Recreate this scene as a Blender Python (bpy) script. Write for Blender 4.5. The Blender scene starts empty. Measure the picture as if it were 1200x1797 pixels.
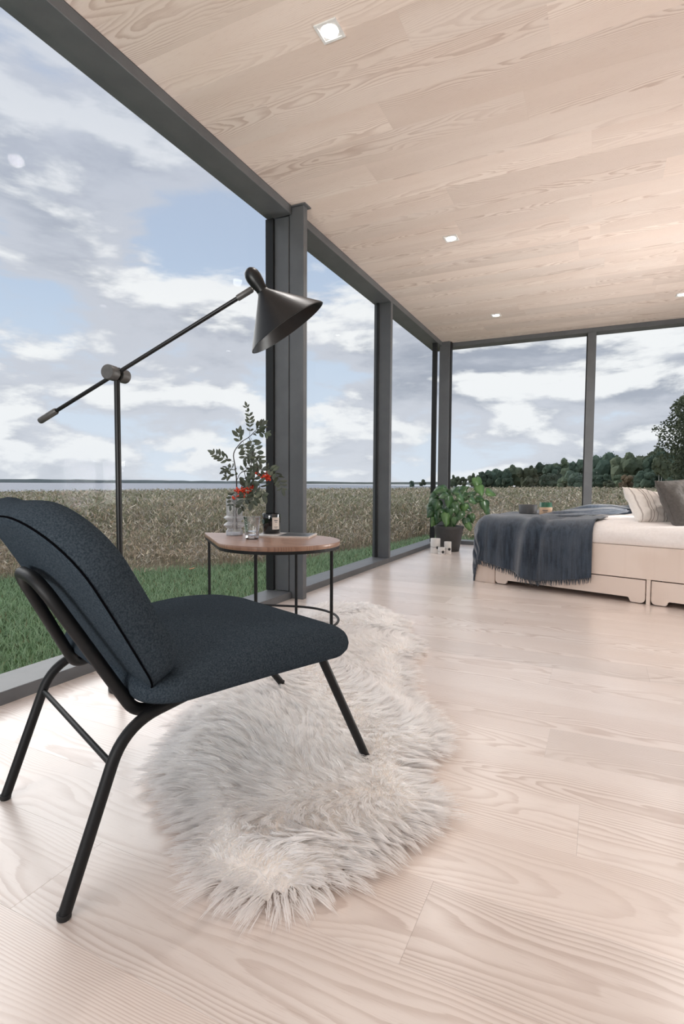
import bpy, bmesh, math, random
import numpy as np
from mathutils import Vector, Matrix, noise as mnoise

# ------------------------------------------------------------------ scene, camera, sky, light
scene = bpy.context.scene
COL = scene.collection
R = math.radians
PI = math.pi

YAW, PITCH, ROLL = R(-25.55), R(3.07), R(-0.33)
EYE = Vector((0, 0, 0.78))


def camera_axes():
    f = Vector((math.sin(YAW), math.cos(YAW), 0))
    r = Vector((math.cos(YAW), -math.sin(YAW), 0))
    d = Vector((0, 0, -1))
    f2 = f * math.cos(PITCH) + d * math.sin(PITCH)
    d2 = d * math.cos(PITCH) - f * math.sin(PITCH)
    r3 = r * math.cos(ROLL) + d2 * math.sin(ROLL)
    d3 = d2 * math.cos(ROLL) - r * math.sin(ROLL)
    return r3, d3, f2


_r, _d, _f = camera_axes()
cam_data = bpy.data.cameras.new('camera')
cam_data.sensor_fit = 'VERTICAL'
cam_data.sensor_height = 36.0
cam_data.sensor_width = 24.04
cam_data.lens = 945.6 / 1797 * 36
cam_data.clip_start = 0.02
cam_data.clip_end = 6000
cam = bpy.data.objects.new('camera', cam_data)
COL.objects.link(cam)
cam.matrix_world = Matrix(((_r.x, -_d.x, -_f.x, EYE.x), (_r.y, -_d.y, -_f.y, EYE.y), (_r.z, -_d.z, -_f.z, EYE.z), (0, 0, 0, 1)))
scene.camera = cam

scene.view_settings.view_transform = 'Standard'
scene.view_settings.look = 'None'
scene.view_settings.gamma = 1.0
scene.view_settings.use_curve_mapping = False
scene.view_settings.exposure = 0.58
scene.cycles.use_adaptive_sampling = True
scene.cycles.adaptive_threshold = 0.05
scene.cycles.max_bounces = 12
scene.cycles.diffuse_bounces = 7
scene.cycles.glossy_bounces = 4
scene.cycles.transparent_max_bounces = 24
scene.cycles.caustics_reflective = False
scene.cycles.caustics_refractive = False
scene.cycles.sample_clamp_indirect = 6.0


class NT:
    """small helper that adds shader nodes and links them"""

    def __init__(self, tree):
        self.t = tree
        tree.nodes.clear()

    def n(self, kind, ins=None, **props):
        node = self.t.nodes.new(kind)
        for k, v in props.items():
            setattr(node, k, v)
        for k, v in (ins or {}).items():
            s = node.inputs[k]
            if hasattr(v, 'is_output'):
                self.t.links.new(v, s)
            else:
                s.default_value = v
        return node

    def math(self, op, a, b=None, c=None, clamp=False):
        ins = {0: a}
        if b is not None:
            ins[1] = b
        if c is not None:
            ins[2] = c
        return self.n('ShaderNodeMath', ins, operation=op, use_clamp=clamp).outputs[0]

    def mix(self, fac, a, b, blend='MIX'):
        node = self.t.nodes.new('ShaderNodeMix')
        node.data_type = 'RGBA'
        node.blend_type = blend
        for k, v in ((0, fac), (6, a), (7, b)):
            s = node.inputs[k]
            if hasattr(v, 'is_output'):
                self.t.links.new(v, s)
            else:
                s.default_value = v if k == 0 else (v[0], v[1], v[2], 1)
        return node.outputs[2]

    def smooth(self, x, lo, hi, a=0.0, b=1.0):
        return self.n('ShaderNodeMapRange', {0: x, 1: lo, 2: hi, 3: a, 4: b}, interpolation_type='SMOOTHSTEP').outputs[0]

    def noise(self, vec, scale, detail=4.0, rough=0.5, dist=0.0):
        return self.n('ShaderNodeTexNoise', {'Vector': vec, 'Scale': scale, 'Detail': detail, 'Roughness': rough, 'Distortion': dist}).outputs[0]


def build_sky():
    w = bpy.data.worlds.new('sky')
    scene.world = w
    w.use_nodes = True
    k = NT(w.node_tree)
    d = k.n('ShaderNodeTexCoord').outputs['Generated']
    s = k.n('ShaderNodeSeparateXYZ', {0: d})
    z = k.math('MAXIMUM', s.outputs[2], 0.0)
    zc = k.math('ADD', z, 0.48)
    u = k.math('DIVIDE', s.outputs[0], zc)
    v = k.math('DIVIDE', s.outputs[1], zc)
    p = k.n('ShaderNodeCombineXYZ', {0: u, 1: v, 2: k.math('MULTIPLY', z, 3.4)}).outputs[0]
    up = k.n('ShaderNodeVectorMath', {0: p, 1: (0.04, -0.03, 0.15)}, operation='ADD').outputs[0]
    n1 = k.noise(p, 2.5, 13, 0.57, 0.2)
    n2 = k.noise(up, 2.5, 8, 0.54, 0.2)
    big = k.noise(p, 0.95, 3, 0.5)
    cover = k.math('ADD', n1, k.math('MULTIPLY', k.math('SUBTRACT', big, 0.5), 0.45))
    dens = k.smooth(cover, 0.37, 0.475)
    lit = k.math('MULTIPLY_ADD', k.math('SUBTRACT', n1, n2), 4.2, 0.37, clamp=True)
    core = k.smooth(cover, 0.47, 0.66)
    grey = k.mix(core, (0.60, 0.625, 0.70), (0.36, 0.395, 0.475))
    cloud = k.mix(k.smooth(lit, 0.30, 0.80), grey, (0.95, 0.955, 0.965))
    blue = k.mix(k.smooth(z, 0.0, 0.6), (0.66, 0.76, 0.89), (0.38, 0.50, 0.71))
    sky = k.mix(dens, blue, cloud)
    haze = k.math('POWER', 2.718, k.math('MULTIPLY', z, -9.0))
    sky = k.mix(k.math('MULTIPLY', haze, 0.55), sky, (0.80, 0.83, 0.885))
    veil = k.smooth(z, 0.25, 0.68)
    sky = k.mix(k.math('MULTIPLY', veil, 0.82), sky, (0.55, 0.59, 0.70))
    ground = k.smooth(s.outputs[2], -0.02, 0.0)
    col = k.mix(ground, (0.16, 0.15, 0.11), sky)
    bg = k.n('ShaderNodeBackground', {'Color': col, 'Strength': SKY_STRENGTH})
    k.n('ShaderNodeOutputWorld', {0: bg.outputs[0]})


SKY_STRENGTH = 0.67
build_sky()

sun_data = bpy.data.lights.new('sun', 'SUN')
sun_data.energy = 0.95
sun_data.angle = R(50)
sun_data.color = (1.0, 0.97, 0.93)
sun = bpy.data.objects.new('sun', sun_data)
COL.objects.link(sun)
sun.rotation_euler = (Vector((0.84, -0.36, -0.56))).to_track_quat('-Z', 'Y').to_euler()

# added fill light at an unseen strip opening on the right, lifts the ceiling
side_fill_data = bpy.data.lights.new('side_fill_light', 'AREA')
side_fill_data.shape = 'RECTANGLE'
side_fill_data.size = 4.1
side_fill_data.size_y = 0.9
side_fill_data.energy = 360
side_fill_data.color = (1.0, 0.97, 0.95)
side_fill = bpy.data.objects.new('side_fill_light', side_fill_data)
COL.objects.link(side_fill)
side_fill.location = (1.60, 4.675, 0.585)
side_fill.rotation_euler = (Vector((-1, 0, 0))).to_track_quat('-Z', 'Z').to_euler()

# added unseen fill light behind the camera, tilted up to brighten the ceiling
rear_data = bpy.data.lights.new('rear_fill_light', 'AREA')
rear_data.shape = 'RECTANGLE'
rear_data.size = 1.8
rear_data.size_y = 1.5
rear_data.energy = 105
rear_data.color = (1.0, 0.97, 0.95)
rear = bpy.data.objects.new('rear_fill_light', rear_data)
COL.objects.link(rear)
rear.location = (-1.0, -1.85, 0.85)
rear.rotation_euler = (Vector((-0.06, 0.46, 0.89))).to_track_quat('-Z', 'Y').to_euler()

# ------------------------------------------------------------------ helpers
rng = random.Random(11)


class MB:
    """collects vertices and faces of ONE mesh object"""

    def __init__(self):
        self.v = []
        self.f = []

    def add(self, vs, fs):
        o = len(self.v)
        self.v += [tuple(x) for x in vs]
        self.f += [tuple(i + o for i in f) for f in fs]
        return self

    def box(self, x0, x1, y0, y1, z0, z1, ch=0.0, m=None):
        if ch <= 0:
            vs = [(x, y, z) for x in (x0, x1) for y in (y0, y1) for z in (z0, z1)]
            fs = [(0, 1, 3, 2), (4, 6, 7, 5), (0, 4, 5, 1), (2, 3, 7, 6), (0, 2, 6, 4), (1, 5, 7, 3)]
        else:
            bm = bmesh.new()
            bmesh.ops.create_cube(bm, size=1.0)
            for q in bm.verts:
                q.co = Vector(((x0 + x1) / 2 + q.co.x * (x1 - x0), (y0 + y1) / 2 + q.co.y * (y1 - y0), (z0 + z1) / 2 + q.co.z * (z1 - z0)))
            bmesh.ops.bevel(bm, geom=list(bm.edges), offset=ch, segments=1, affect='EDGES', profile=0.5)
            bm.verts.index_update()
            vs = [tuple(q.co) for q in bm.verts]
            fs = [tuple(q.index for q in f.verts) for f in bm.faces]
            bm.free()
        if m is not None:
            vs = [tuple(m @ Vector(q)) for q in vs]
        return self.add(vs, fs)

    def tube(self, pts, r, seg=12, caps=True, closed=False):
        pts = [Vector(p) for p in pts]
        n = len(pts)
        rs = r if isinstance(r, (list, tuple)) else [r] * n
        o = len(self.v)
        prev = None
        for i, p in enumerate(pts):
            a = pts[(i - 1) % n] if (closed or i > 0) else p
            b = pts[(i + 1) % n] if (closed or i < n - 1) else p
            t = (b - a)
            t = t.normalized() if t.length > 1e-9 else Vector((0, 0, 1))
            if prev is None:
                h = Vector((0, 0, 1)) if abs(t.z) < 0.9 else Vector((1, 0, 0))
                nx = t.cross(h).normalized()
            else:
                nx = (prev - t * prev.dot(t)).normalized()
            prev = nx
            ny = t.cross(nx)
            for j in range(seg):
                a2 = 2 * PI * j / seg
                self.v.append(tuple(p + (nx * math.cos(a2) + ny * math.sin(a2)) * rs[i]))
        m = n if closed else n - 1
        for i in range(m):
            i2 = (i + 1) % n
            for j in range(seg):
                j2 = (j + 1) % seg
                self.f.append((o + i * seg + j, o + i * seg + j2, o + i2 * seg + j2, o + i2 * seg + j))
        if caps and not closed:
            self.f.append(tuple(o + j for j in range(seg))[::-1])
            self.f.append(tuple(o + (n - 1) * seg + j for j in range(seg)))
        return self

    def lathe(self, prof, seg=32, m=None, ribs=0, rib_depth=0.0):
        o = len(self.v)
        n = len(prof)
        for (r, z) in prof:
            for j in range(seg):
                a = 2 * PI * j / seg
                rr = r * (1 + rib_depth * math.cos(ribs * a)) if ribs else r
                p = Vector((rr * math.cos(a), rr * math.sin(a), z))
                self.v.append(tuple(m @ p if m is not None else p))
        for i in range(n - 1):
            for j in range(seg):
                j2 = (j + 1) % seg
                self.f.append((o + i * seg + j, o + i * seg + j2, o + (i + 1) * seg + j2, o + (i + 1) * seg + j))
        if prof[0][0] > 1e-6:
            self.f.append(tuple(o + j for j in range(seg))[::-1])
        if prof[-1][0] > 1e-6:
            self.f.append(tuple(o + (n - 1) * seg + j for j in range(seg)))
        return self

    def prism(self, poly, z0, z1, m=None):
        """polygon in xy extruded from z0 to z1"""
        n = len(poly)
        vs = [(x, y, z0) for x, y in poly] + [(x, y, z1) for x, y in poly]
        if m is not None:
            vs = [tuple(m @ Vector(q)) for q in vs]
        fs = [tuple(range(n))[::-1], tuple(range(n, 2 * n))]
        fs += [(i, (i + 1) % n, n + (i + 1) % n, n + i) for i in range(n)]
        return self.add(vs, fs)

    def rings(self, rings, cap0=True, cap1=True, closed=True):
        o = len(self.v)
        k = len(rings[0])
        for r in rings:
            self.v += [tuple(p) for p in r]
        m = k if closed else k - 1
        for i in range(len(rings) - 1):
            for j in range(m):
                j2 = (j + 1) % k
                self.f.append((o + i * k + j, o + i * k + j2, o + (i + 1) * k + j2, o + (i + 1) * k + j))
        if closed and cap0:
            self.f.append(tuple(o + j for j in range(k))[::-1])
        if closed and cap1:
            b = o + (len(rings) - 1) * k
            self.f.append(tuple(b + j for j in range(k)))
        return self

    def build(self, name, mat, parent=None, smooth=False, loc=None, rotz=None, fixn=False):
        me = bpy.data.meshes.new(name)
        me.from_pydata(self.v, [], self.f)
        if fixn:
            bm = bmesh.new()
            bm.from_mesh(me)
            bmesh.ops.recalc_face_normals(bm, faces=bm.faces)
            bm.to_mesh(me)
            bm.free()
        if smooth:
            me.polygons.foreach_set('use_smooth', [True] * len(me.polygons))
            if smooth != 'all':
                try:
                    me.set_sharp_from_angle(angle=R(40))
                except Exception:
                    pass
        me.update()
        me.materials.append(mat)
        ob = bpy.data.objects.new(name, me)
        COL.objects.link(ob)
        if parent:
            ob.parent = parent
        if loc:
            ob.location = loc
        if rotz is not None:
            ob.rotation_euler = (0, 0, rotz)
        return ob


def tag(o, label=None, cat=None, group=None, kind=None):
    for k, v in (('label', label), ('category', cat), ('group', group), ('kind', kind)):
        if v:
            o[k] = v
    return o


def empty(name, loc=(0, 0, 0), rotz=0.0):
    o = bpy.data.objects.new(name, None)
    o.empty_display_size = 0.1
    COL.objects.link(o)
    o.location = loc
    o.rotation_euler = (0, 0, rotz)
    return o


def raw_mesh(name, V, quads=None, tris=None, mat=None, colors=None, parent=None, smooth=False):
    """large meshes from numpy arrays"""
    me = bpy.data.meshes.new(name)
    V = np.asarray(V, np.float32)
    me.vertices.add(len(V))
    me.vertices.foreach_set('co', V.ravel())
    q = np.zeros((0, 4), np.int32) if quads is None else np.asarray(quads, np.int32)
    t = np.zeros((0, 3), np.int32) if tris is None else np.asarray(tris, np.int32)
    loops = np.concatenate([q.ravel(), t.ravel()])
    me.loops.add(len(loops))
    me.loops.foreach_set('vertex_index', loops)
    me.polygons.add(len(q) + len(t))
    start = np.concatenate([np.arange(len(q)) * 4, len(q) * 4 + np.arange(len(t)) * 3]).astype(np.int32)
    me.polygons.foreach_set('loop_start', start)
    if smooth:
        me.polygons.foreach_set('use_smooth', np.ones(len(q) + len(t), bool))
    if colors is not None:
        at = me.color_attributes.new('tint', 'FLOAT_COLOR', 'POINT')
        c = np.ones((len(V), 4), np.float32)
        c[:, :3] = colors
        at.data.foreach_set('color', c.ravel())
    me.update(calc_edges=True)
    me.validate()
    me.materials.append(mat)
    ob = bpy.data.objects.new(name, me)
    COL.objects.link(ob)
    if parent:
        ob.parent = parent
    return ob


def bez(pts, n=8):
    """Catmull-Rom through the points"""
    P = [Vector(p) for p in pts]
    P = [P[0] * 2 - P[1]] + P + [P[-1] * 2 - P[-2]]
    out = []
    for i in range(1, len(P) - 2):
        for s in range(n):
            t = s / n
            a, b, c, d = P[i - 1], P[i], P[i + 1], P[i + 2]
            out.append(0.5 * ((2 * b) + (c - a) * t + (2 * a - 5 * b + 4 * c - d) * t * t + (3 * b - a - 3 * c + d) * t ** 3))
    out.append(P[-2])
    return out


def round_corners(pts, rad, n=7):
    """polyline with rounded inner corners"""
    P = [Vector(p) for p in pts]
    out = [P[0]]
    for i in range(1, len(P) - 1):
        a, b, c = P[i - 1], P[i], P[i + 1]
        r = min(rad, (a - b).length * 0.48, (c - b).length * 0.48)
        p0 = b + (a - b).normalized() * r
        p1 = b + (c - b).normalized() * r
        for s in range(n + 1):
            t = s / n
            out.append(p0 * (1 - t) ** 2 + b * 2 * t * (1 - t) + p1 * t * t)
    out.append(P[-1])
    return out


# ------------------------------------------------------------------ materials
def new_mat(name):
    m = bpy.data.materials.new(name)
    m.use_nodes = True
    return m, NT(m.node_tree)


def plain(name, c1, c2=None, scale=30, rough=0.5, metal=0.0, bump=0.0, bscale=None, sheen=0.0, spec=0.5, coat=0.0, stretch=(1, 1, 1), detail=4):
    m, k = new_mat(name)
    tc = k.n('ShaderNodeTexCoord').outputs['Object']
    mp = k.n('ShaderNodeMapping', {'Vector': tc, 'Scale': stretch}).outputs[0]
    c2 = c2 or tuple(x * 0.86 for x in c1)
    nz = k.noise(mp, scale, detail, 0.6)
    col = k.mix(k.smooth(nz, 0.3, 0.7), c2, c1)
    ins = {'Base Color': col, 'Roughness': rough, 'Metallic': metal, 'Specular IOR Level': spec, 'Sheen Weight': sheen, 'Sheen Roughness': 0.4, 'Coat Weight': coat}
    b = k.n('ShaderNodeBsdfPrincipled', ins)
    if bump > 0:
        h = k.noise(mp, bscale or scale * 3, 3, 0.6)
        bp = k.n('ShaderNodeBump', {'Height': h, 'Strength': bump, 'Distance': 0.002})
        k.t.links.new(bp.outputs[0], b.inputs['Normal'])
    k.n('ShaderNodeOutputMaterial', {0: b.outputs[0]})
    return m


def wood_mat(name, light, mid, dark, rough, grain=1.0, spec=0.5, vary=0.12, ring=24.0, along=1.3, across=6.0, coat=0.0):
    """pale ash: contour-line growth rings plus pores; x of the object runs along the grain"""
    m, k = new_mat(name)
    tc = k.n('ShaderNodeTexCoord').outputs['Object']
    rnd = k.n('ShaderNodeObjectInfo').outputs['Random']
    o1 = k.math('MULTIPLY', rnd, 61.0)
    o2 = k.math('MULTIPLY', rnd, 173.0)
    offs = k.n('ShaderNodeCombineXYZ', {0: o1, 1: o2, 2: k.math('MULTIPLY', rnd, 37.0)}).outputs[0]
    mp = k.n('ShaderNodeMapping', {'Vector': tc, 'Scale': (along, across, 1.0)}).outputs[0]
    p = k.n('ShaderNodeVectorMath', {0: mp, 1: offs}, operation='ADD').outputs[0]
    xyz = k.n('ShaderNodeSeparateXYZ', {0: tc})
    r2 = k.math('FRACT', k.math('MULTIPLY', rnd, 7.31))
    r3 = k.math('FRACT', k.math('MULTIPLY', rnd, 23.7))
    yc = k.math('SUBTRACT', xyz.outputs[1], k.math('MULTIPLY', k.math('SUBTRACT', r2, 0.5), 0.26))
    arch = k.math('MULTIPLY', k.math('MULTIPLY', yc, yc), 26.0)
    slope = k.math('MULTIPLY', xyz.outputs[0], k.math('MULTIPLY', k.math('SUBTRACT', r3, 0.5), 0.62))
    base = k.math('ADD', k.math('ADD', arch, slope), k.math('MULTIPLY', k.noise(p, 1.0, 2.5, 0.45, 0.3), 0.62))
    fine = k.n('ShaderNodeVectorMath', {0: k.n('ShaderNodeMapping', {'Vector': tc, 'Scale': (9.0, 60.0, 1.0)}).outputs[0], 1: offs}, operation='ADD').outputs[0]
    wob = k.noise(fine, 1.0, 3, 0.6)
    ph = k.math('MULTIPLY_ADD', wob, 0.02, base)
    rg = k.math('FRACT', k.math('MULTIPLY', ph, ring))
    band = k.math('MULTIPLY', k.smooth(rg, 0.30, 0.90), k.math('SUBTRACT', 1.0, k.smooth(rg, 0.90, 1.0)))
    sel = k.smooth(k.noise(p, 0.8, 2, 0.5), 0.32, 0.66, 0.35, 1.0)
    band = k.math('MULTIPLY', band, sel)
    pores = k.n('ShaderNodeVectorMath', {0: k.n('ShaderNodeMapping', {'Vector': tc, 'Scale': (22.0, 420.0, 1.0)}).outputs[0], 1: offs}, operation='ADD').outputs[0]
    po = k.smooth(k.noise(pores, 1.0, 2, 0.5), 0.55, 0.75)
    amount = k.math('MULTIPLY', k.math('MULTIPLY_ADD', po, 0.35, band), 0.62 * grain, clamp=True)
    tone = k.noise(p, 0.7, 2, 0.5)
    lm = k.mix(k.smooth(tone, 0.3, 0.7), mid, light)
    col = k.mix(amount, lm, dark)
    val = k.math('MULTIPLY_ADD', k.math('SUBTRACT', rnd, 0.5), vary * 2, 1.0)
    hs = k.n('ShaderNodeHueSaturation', {'Hue': 0.5, 'Saturation': 1.0, 'Value': val, 'Fac': 1.0, 'Color': col})
    rg2 = k.math('MULTIPLY_ADD', amount, 0.12, rough)
    b = k.n('ShaderNodeBsdfPrincipled', {'Base Color': hs.outputs[0], 'Roughness': rg2, 'Specular IOR Level': spec, 'Coat Weight': coat, 'Coat Roughness': 0.24, 'Coat IOR': 1.55})
    bp = k.n('ShaderNodeBump', {'Height': amount, 'Strength': 0.06, 'Distance': 0.001, 'Invert': True} if False else {'Height': amount, 'Strength': 0.05, 'Distance': 0.001})
    k.t.links.new(bp.outputs[0], b.inputs['Normal'])
    k.n('ShaderNodeOutputMaterial', {0: b.outputs[0]})
    return m


def pane_mat(name, tint=(0.975, 0.985, 0.985), amount=0.012):
    m, k = new_mat(name)
    fr = k.n('ShaderNodeFresnel', {'IOR': 1.45}).outputs[0]
    tr = k.n('ShaderNodeBsdfTransparent', {'Color': (*tint, 1)})
    gl = k.n('ShaderNodeBsdfGlossy', {'Color': (1, 1, 1, 1), 'Roughness': 0.01})
    mx = k.n('ShaderNodeMixShader', {0: k.math('MULTIPLY', fr, amount), 1: tr.outputs[0], 2: gl.outputs[0]})
    k.n('ShaderNodeOutputMaterial', {0: mx.outputs[0]})
    return m


def vessel_mat(name, tint, amount=1.0, rough=0.02):
    """thin-walled drinking glass"""
    m, k = new_mat(name)
    lw = k.n('ShaderNodeLayerWeight', {'Blend': 0.35})
    col = k.mix(lw.outputs['Facing'], (0.97, 0.975, 0.98), tint)
    tr = k.n('ShaderNodeBsdfTransparent', {'Color': col})
    gl = k.n('ShaderNodeBsdfGlossy', {'Color': (1, 1, 1, 1), 'Roughness': rough})
    mx = k.n('ShaderNodeMixShader', {0: k.math('MULTIPLY', k.n('ShaderNodeFresnel', {'IOR': 1.5}).outputs[0], amount, clamp=True), 1: tr.outputs[0], 2: gl.outputs[0]})
    k.n('ShaderNodeOutputMaterial', {0: mx.outputs[0]})
    return m


def tint_mat(name, rough=0.7, trans=0.0, gain=1.0, sheen=0.0):
    """colour per blade or strand"""
    m, k = new_mat(name)
    c = k.n('ShaderNodeVertexColor', layer_name='tint').outputs[0]
    c = k.mix(1.0, c, (gain, gain, gain), 'MULTIPLY')
    b = k.n('ShaderNodeBsdfPrincipled', {'Base Color': c, 'Roughness': rough, 'Specular IOR Level': 0.25, 'Sheen Weight': sheen})
    out = b.outputs[0]
    if trans > 0:
        t = k.n('ShaderNodeBsdfTranslucent', {'Color': c})
        out = k.n('ShaderNodeMixShader', {0: trans, 1: out, 2: t.outputs[0]}).outputs[0]
    k.n('ShaderNodeOutputMaterial', {0: out})
    return m


def emit_mat(name, color, strength):
    m, k = new_mat(name)
    e = k.n('ShaderNodeEmission', {'Color': (*color, 1), 'Strength': strength})
    k.n('ShaderNodeOutputMaterial', {0: e.outputs[0]})
    return m


FLOOR_WOOD = wood_mat('pale ash floorboard', (0.775, 0.695, 0.645), (0.715, 0.625, 0.57), (0.46, 0.345, 0.29), 0.30, 1.0, 0.5, 0.07, coat=0.7)
CEIL_WOOD = wood_mat('pale ash ceiling board', (0.81, 0.705, 0.64), (0.76, 0.645, 0.575), (0.47, 0.335, 0.275), 0.5, 1.0, 0.3, 0.07)
BIRCH = wood_mat('birch plywood', (0.80, 0.70, 0.63), (0.76, 0.655, 0.58), (0.60, 0.48, 0.40), 0.5, 0.6, 0.3, 0.03, ring=7.0)
WALNUT = wood_mat('walnut veneer', (0.36, 0.215, 0.15), (0.30, 0.17, 0.115), (0.14, 0.07, 0.045), 0.3, 0.9, 0.5, 0.02, ring=16.0, along=2.0, across=9.0)
STEEL = plain('charcoal coated steel', (0.115, 0.121, 0.128), (0.098, 0.103, 0.11), 6, 0.42, 0.0, 0.12, 500)
GASKET = plain('black rubber gasket', (0.008, 0.008, 0.009), None, 30, 0.6)
BLACK_TUBE = plain('black powder coated tube', (0.006, 0.006, 0.0065), (0.005, 0.005, 0.0055), 60, 0.5, 0.0, 0.15, 700, spec=0.3)
LAMP_BLACK = plain('satin black lamp metal', (0.007, 0.007, 0.0075), (0.005, 0.005, 0.0055), 40, 0.38, 0.0, spec=0.32)
LAMP_GREY = plain('dull brass grey metal', (0.10, 0.097, 0.095), (0.08, 0.077, 0.075), 60, 0.45, 0.3)
FELT = plain('dark blue felt wool', (0.050, 0.064, 0.078), (0.022, 0.030, 0.039), 300, 1.0, 0.0, 0.8, 420, sheen=0.0, spec=0.0, detail=5)
PLASTER = plain('white painted panel', (0.82, 0.80, 0.77), (0.80, 0.78, 0.75), 8, 0.6)
GLASS = pane_mat('clear window glass')

# ------------------------------------------------------------------ the room shell
XW, YB, XR, YR = -1.857, 6.90, 1.50, -1.20      # inner faces: glass wall, far wall, right wall, rear wall
ZC = 2.575
GX, GY = -1.985, 7.02                            # planes of the panes


def board_field(prefix, parent, z0, z1, y0, pitch, y_lo, y_hi, joints, mat, seed, name):
    """rows of boards running along X, every board its own object"""
    r = random.Random(seed)
    cache = {}
    k0 = int(math.floor((y_lo - y0) / pitch)) - 1
    k = k0
    while y0 + k * pitch < y_hi:
        a, b = y0 + k * pitch, y0 + (k + 1) * pitch
        a2, b2 = max(a, y_lo), min(b, y_hi)
        if b2 - a2 > 0.01:
            L = 2.0
            js = joints.get(k)
            if js is None:
                s = XW + 0.25 + r.random() * 1.6
                js = [s]
                if s + 1.2 < XR - 0.3 and r.random() < 0.8:
                    js.append(s + 1.15 + 0.4 * r.random())
            xs = [XW] + sorted(js) + [XR]
            for x0, x1 in zip(xs[:-1], xs[1:]):
                if x1 - x0 < 0.02:
                    continue
                key = (round(x1 - x0, 3), round(b2 - a2, 3))
                if key not in cache:
                    hx, hy = (x1 - x0) / 2 - 0.00012, (b2 - a2) / 2 - 0.00012
                    cache[key] = MB().box(-hx, hx, -hy, hy, 0, z1 - z0, 0.00025)
                    ob = cache[key].build(name, mat, parent)
                    cache[key] = ob.data
                else:
                    ob = bpy.data.objects.new(name, cache[key])
                    COL.objects.link(ob)
                    ob.parent = parent
                ob.location = ((x0 + x1) / 2, (a2 + b2) / 2, z0)
        k += 1


floor = MB().box(-2.04, XR, YR - 0.1, 7.07, -0.33, -0.0152).build('floor', STEEL)
tag(floor, 'pale ash plank floor with a satin sheen across the whole room', 'floor', kind='structure')
board_field('f', floor, -0.015, 0.0, 0.795, 0.203, YR, YB,
            {0: [-0.273], 2: [-0.023], 1: [-1.05, 0.7], 4: [-0.122], 3: [-0.75, 0.85], 7: [-0.16], 8: [0.2], 5: [-0.9, 0.55], -1: [-0.95, 0.4], 6: [-1.3, 0.35]}, FLOOR_WOOD, 3, 'floor_board')
ceiling = MB().box(-2.04, XR, YR - 0.1, 7.07, ZC + 0.0152, ZC + 0.22).build('ceiling', STEEL)
tag(ceiling, 'pale ash board ceiling with recessed spotlights', 'ceiling', kind='structure')
board_field('c', ceiling, ZC, ZC + 0.015, 2.235, 0.2155, YR, YB,
            {0: [-1.488, -0.232], -1: [-0.75, 0.9], 1: [-1.0, 0.55], 2: [-0.368, 1.0], 3: [-1.25, 0.3], 4: [-0.089], 5: [-0.9, 0.6], 6: [0.28], 7: [-0.95, -0.1], 8: [-0.24], 9: [-1.35, -0.05], 13: [-1.22, 0.5], 15: [0.37]}, CEIL_WOOD, 8, 'ceiling_board')

WY0, WY1, WZ0, WZ1 = 2.6, 6.75, 0.12, 1.05       # opening of the added strip window, out of view, for the side fill light
wall_right = MB().box(XR, XR + 0.12, YR - 0.1, 7.07, -0.33, WZ0).box(XR, XR + 0.12, YR - 0.1, 7.07, WZ1, ZC + 0.22).box(XR, XR + 0.12, YR - 0.1, WY0, WZ0, WZ1).box(XR, XR + 0.12, WY1, 7.07, WZ0, WZ1).build('wall_right', PLASTER)
tag(wall_right, 'white painted side wall behind the head of the bed', 'wall', kind='structure')


def window(name, label, pane, pieces):
    e = empty(name, (0, 0, 0))
    tag(e, label, 'window', kind='structure')
    for nm, b, mt in pieces:
        MB().box(*b, 0.002).build(nm, mt, e)
    MB().box(*pane).build('pane', GLASS, e)
    return e


SX = -2.04
window('window_1', 'large near pane of the side glazing behind the lounge chair', (GX - 0.006, GX + 0.006, 0.06, 3.12, 0.03, 2.545), [
    ('sill', (SX, XW, 0.0, 3.10, -0.015, 0.047), STEEL), ('head_beam', (SX, XW, 0.0, 3.10, 2.52, ZC - 0.0005), STEEL),
    ('jamb', (-2.05, -1.884, 3.108, 3.20, 0.047, 2.52), STEEL), ('gasket', (-2.05, -1.99, 3.085, 3.108, 0.047, 2.52), GASKET),
    ('jamb', (SX, XW, -0.02, 0.06, 0.047, 2.52), STEEL)])
window('window_2', 'middle pane of the side glazing, right of the steel column', (GX - 0.006, GX + 0.006, 3.16, 4.96, 0.03, 2.545), [
    ('sill', (SX, XW, 3.20, 4.975, -0.015, 0.047), STEEL), ('head_beam', (SX, XW, 3.15, 4.975, 2.52, ZC - 0.0005), STEEL),
    ('mullion', (-2.03, XW, 4.95, 5.00, 0.047, 2.52), STEEL), ('gasket', (-2.0, -1.975, 4.935, 4.95, 0.047, 2.52), GASKET)])
window('window_3', 'narrow far pane of the side glazing by the potted plant', (GX - 0.006, GX + 0.006, 4.99, 7.0, 0.03, 2.545), [
    ('sill', (SX, XW, 4.975, 7.05, -0.015, 0.047), STEEL), ('head_beam', (SX, XW, 4.975, 7.05, 2.52, ZC - 0.0005), STEEL),
    ('end_frame', (-1.925, -1.868, 6.60, 6.64, 0.047, 2.52), GASKET)])
window('window_4', 'left pane of the far end glazing above the potted plant', (-1.98, -0.13, GY - 0.006, GY + 0.006, 0.03, 2.545), [
    ('sill', (XW, -0.13, YB, 7.07, -0.015, 0.047), STEEL), ('head_beam', (XW, -0.13, YB, 7.07, 2.525, ZC - 0.0005), STEEL),
    ('mullion', (-0.176, -0.086, 6.89, 7.01, 0.047, 2.525), STEEL), ('gasket', (-0.19, -0.176, 6.96, 7.0, 0.047, 2.525), GASKET)])
window('window_5', 'right pane of the far end glazing behind the bed pillows', (-0.13, XR, GY - 0.006, GY + 0.006, 0.03, 2.545), [
    ('sill', (-0.13, XR, YB, 7.07, -0.015, 0.047), STEEL), ('head_beam', (-0.13, XR, YB, 7.07, 2.525, ZC - 0.0005), STEEL)])
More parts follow.
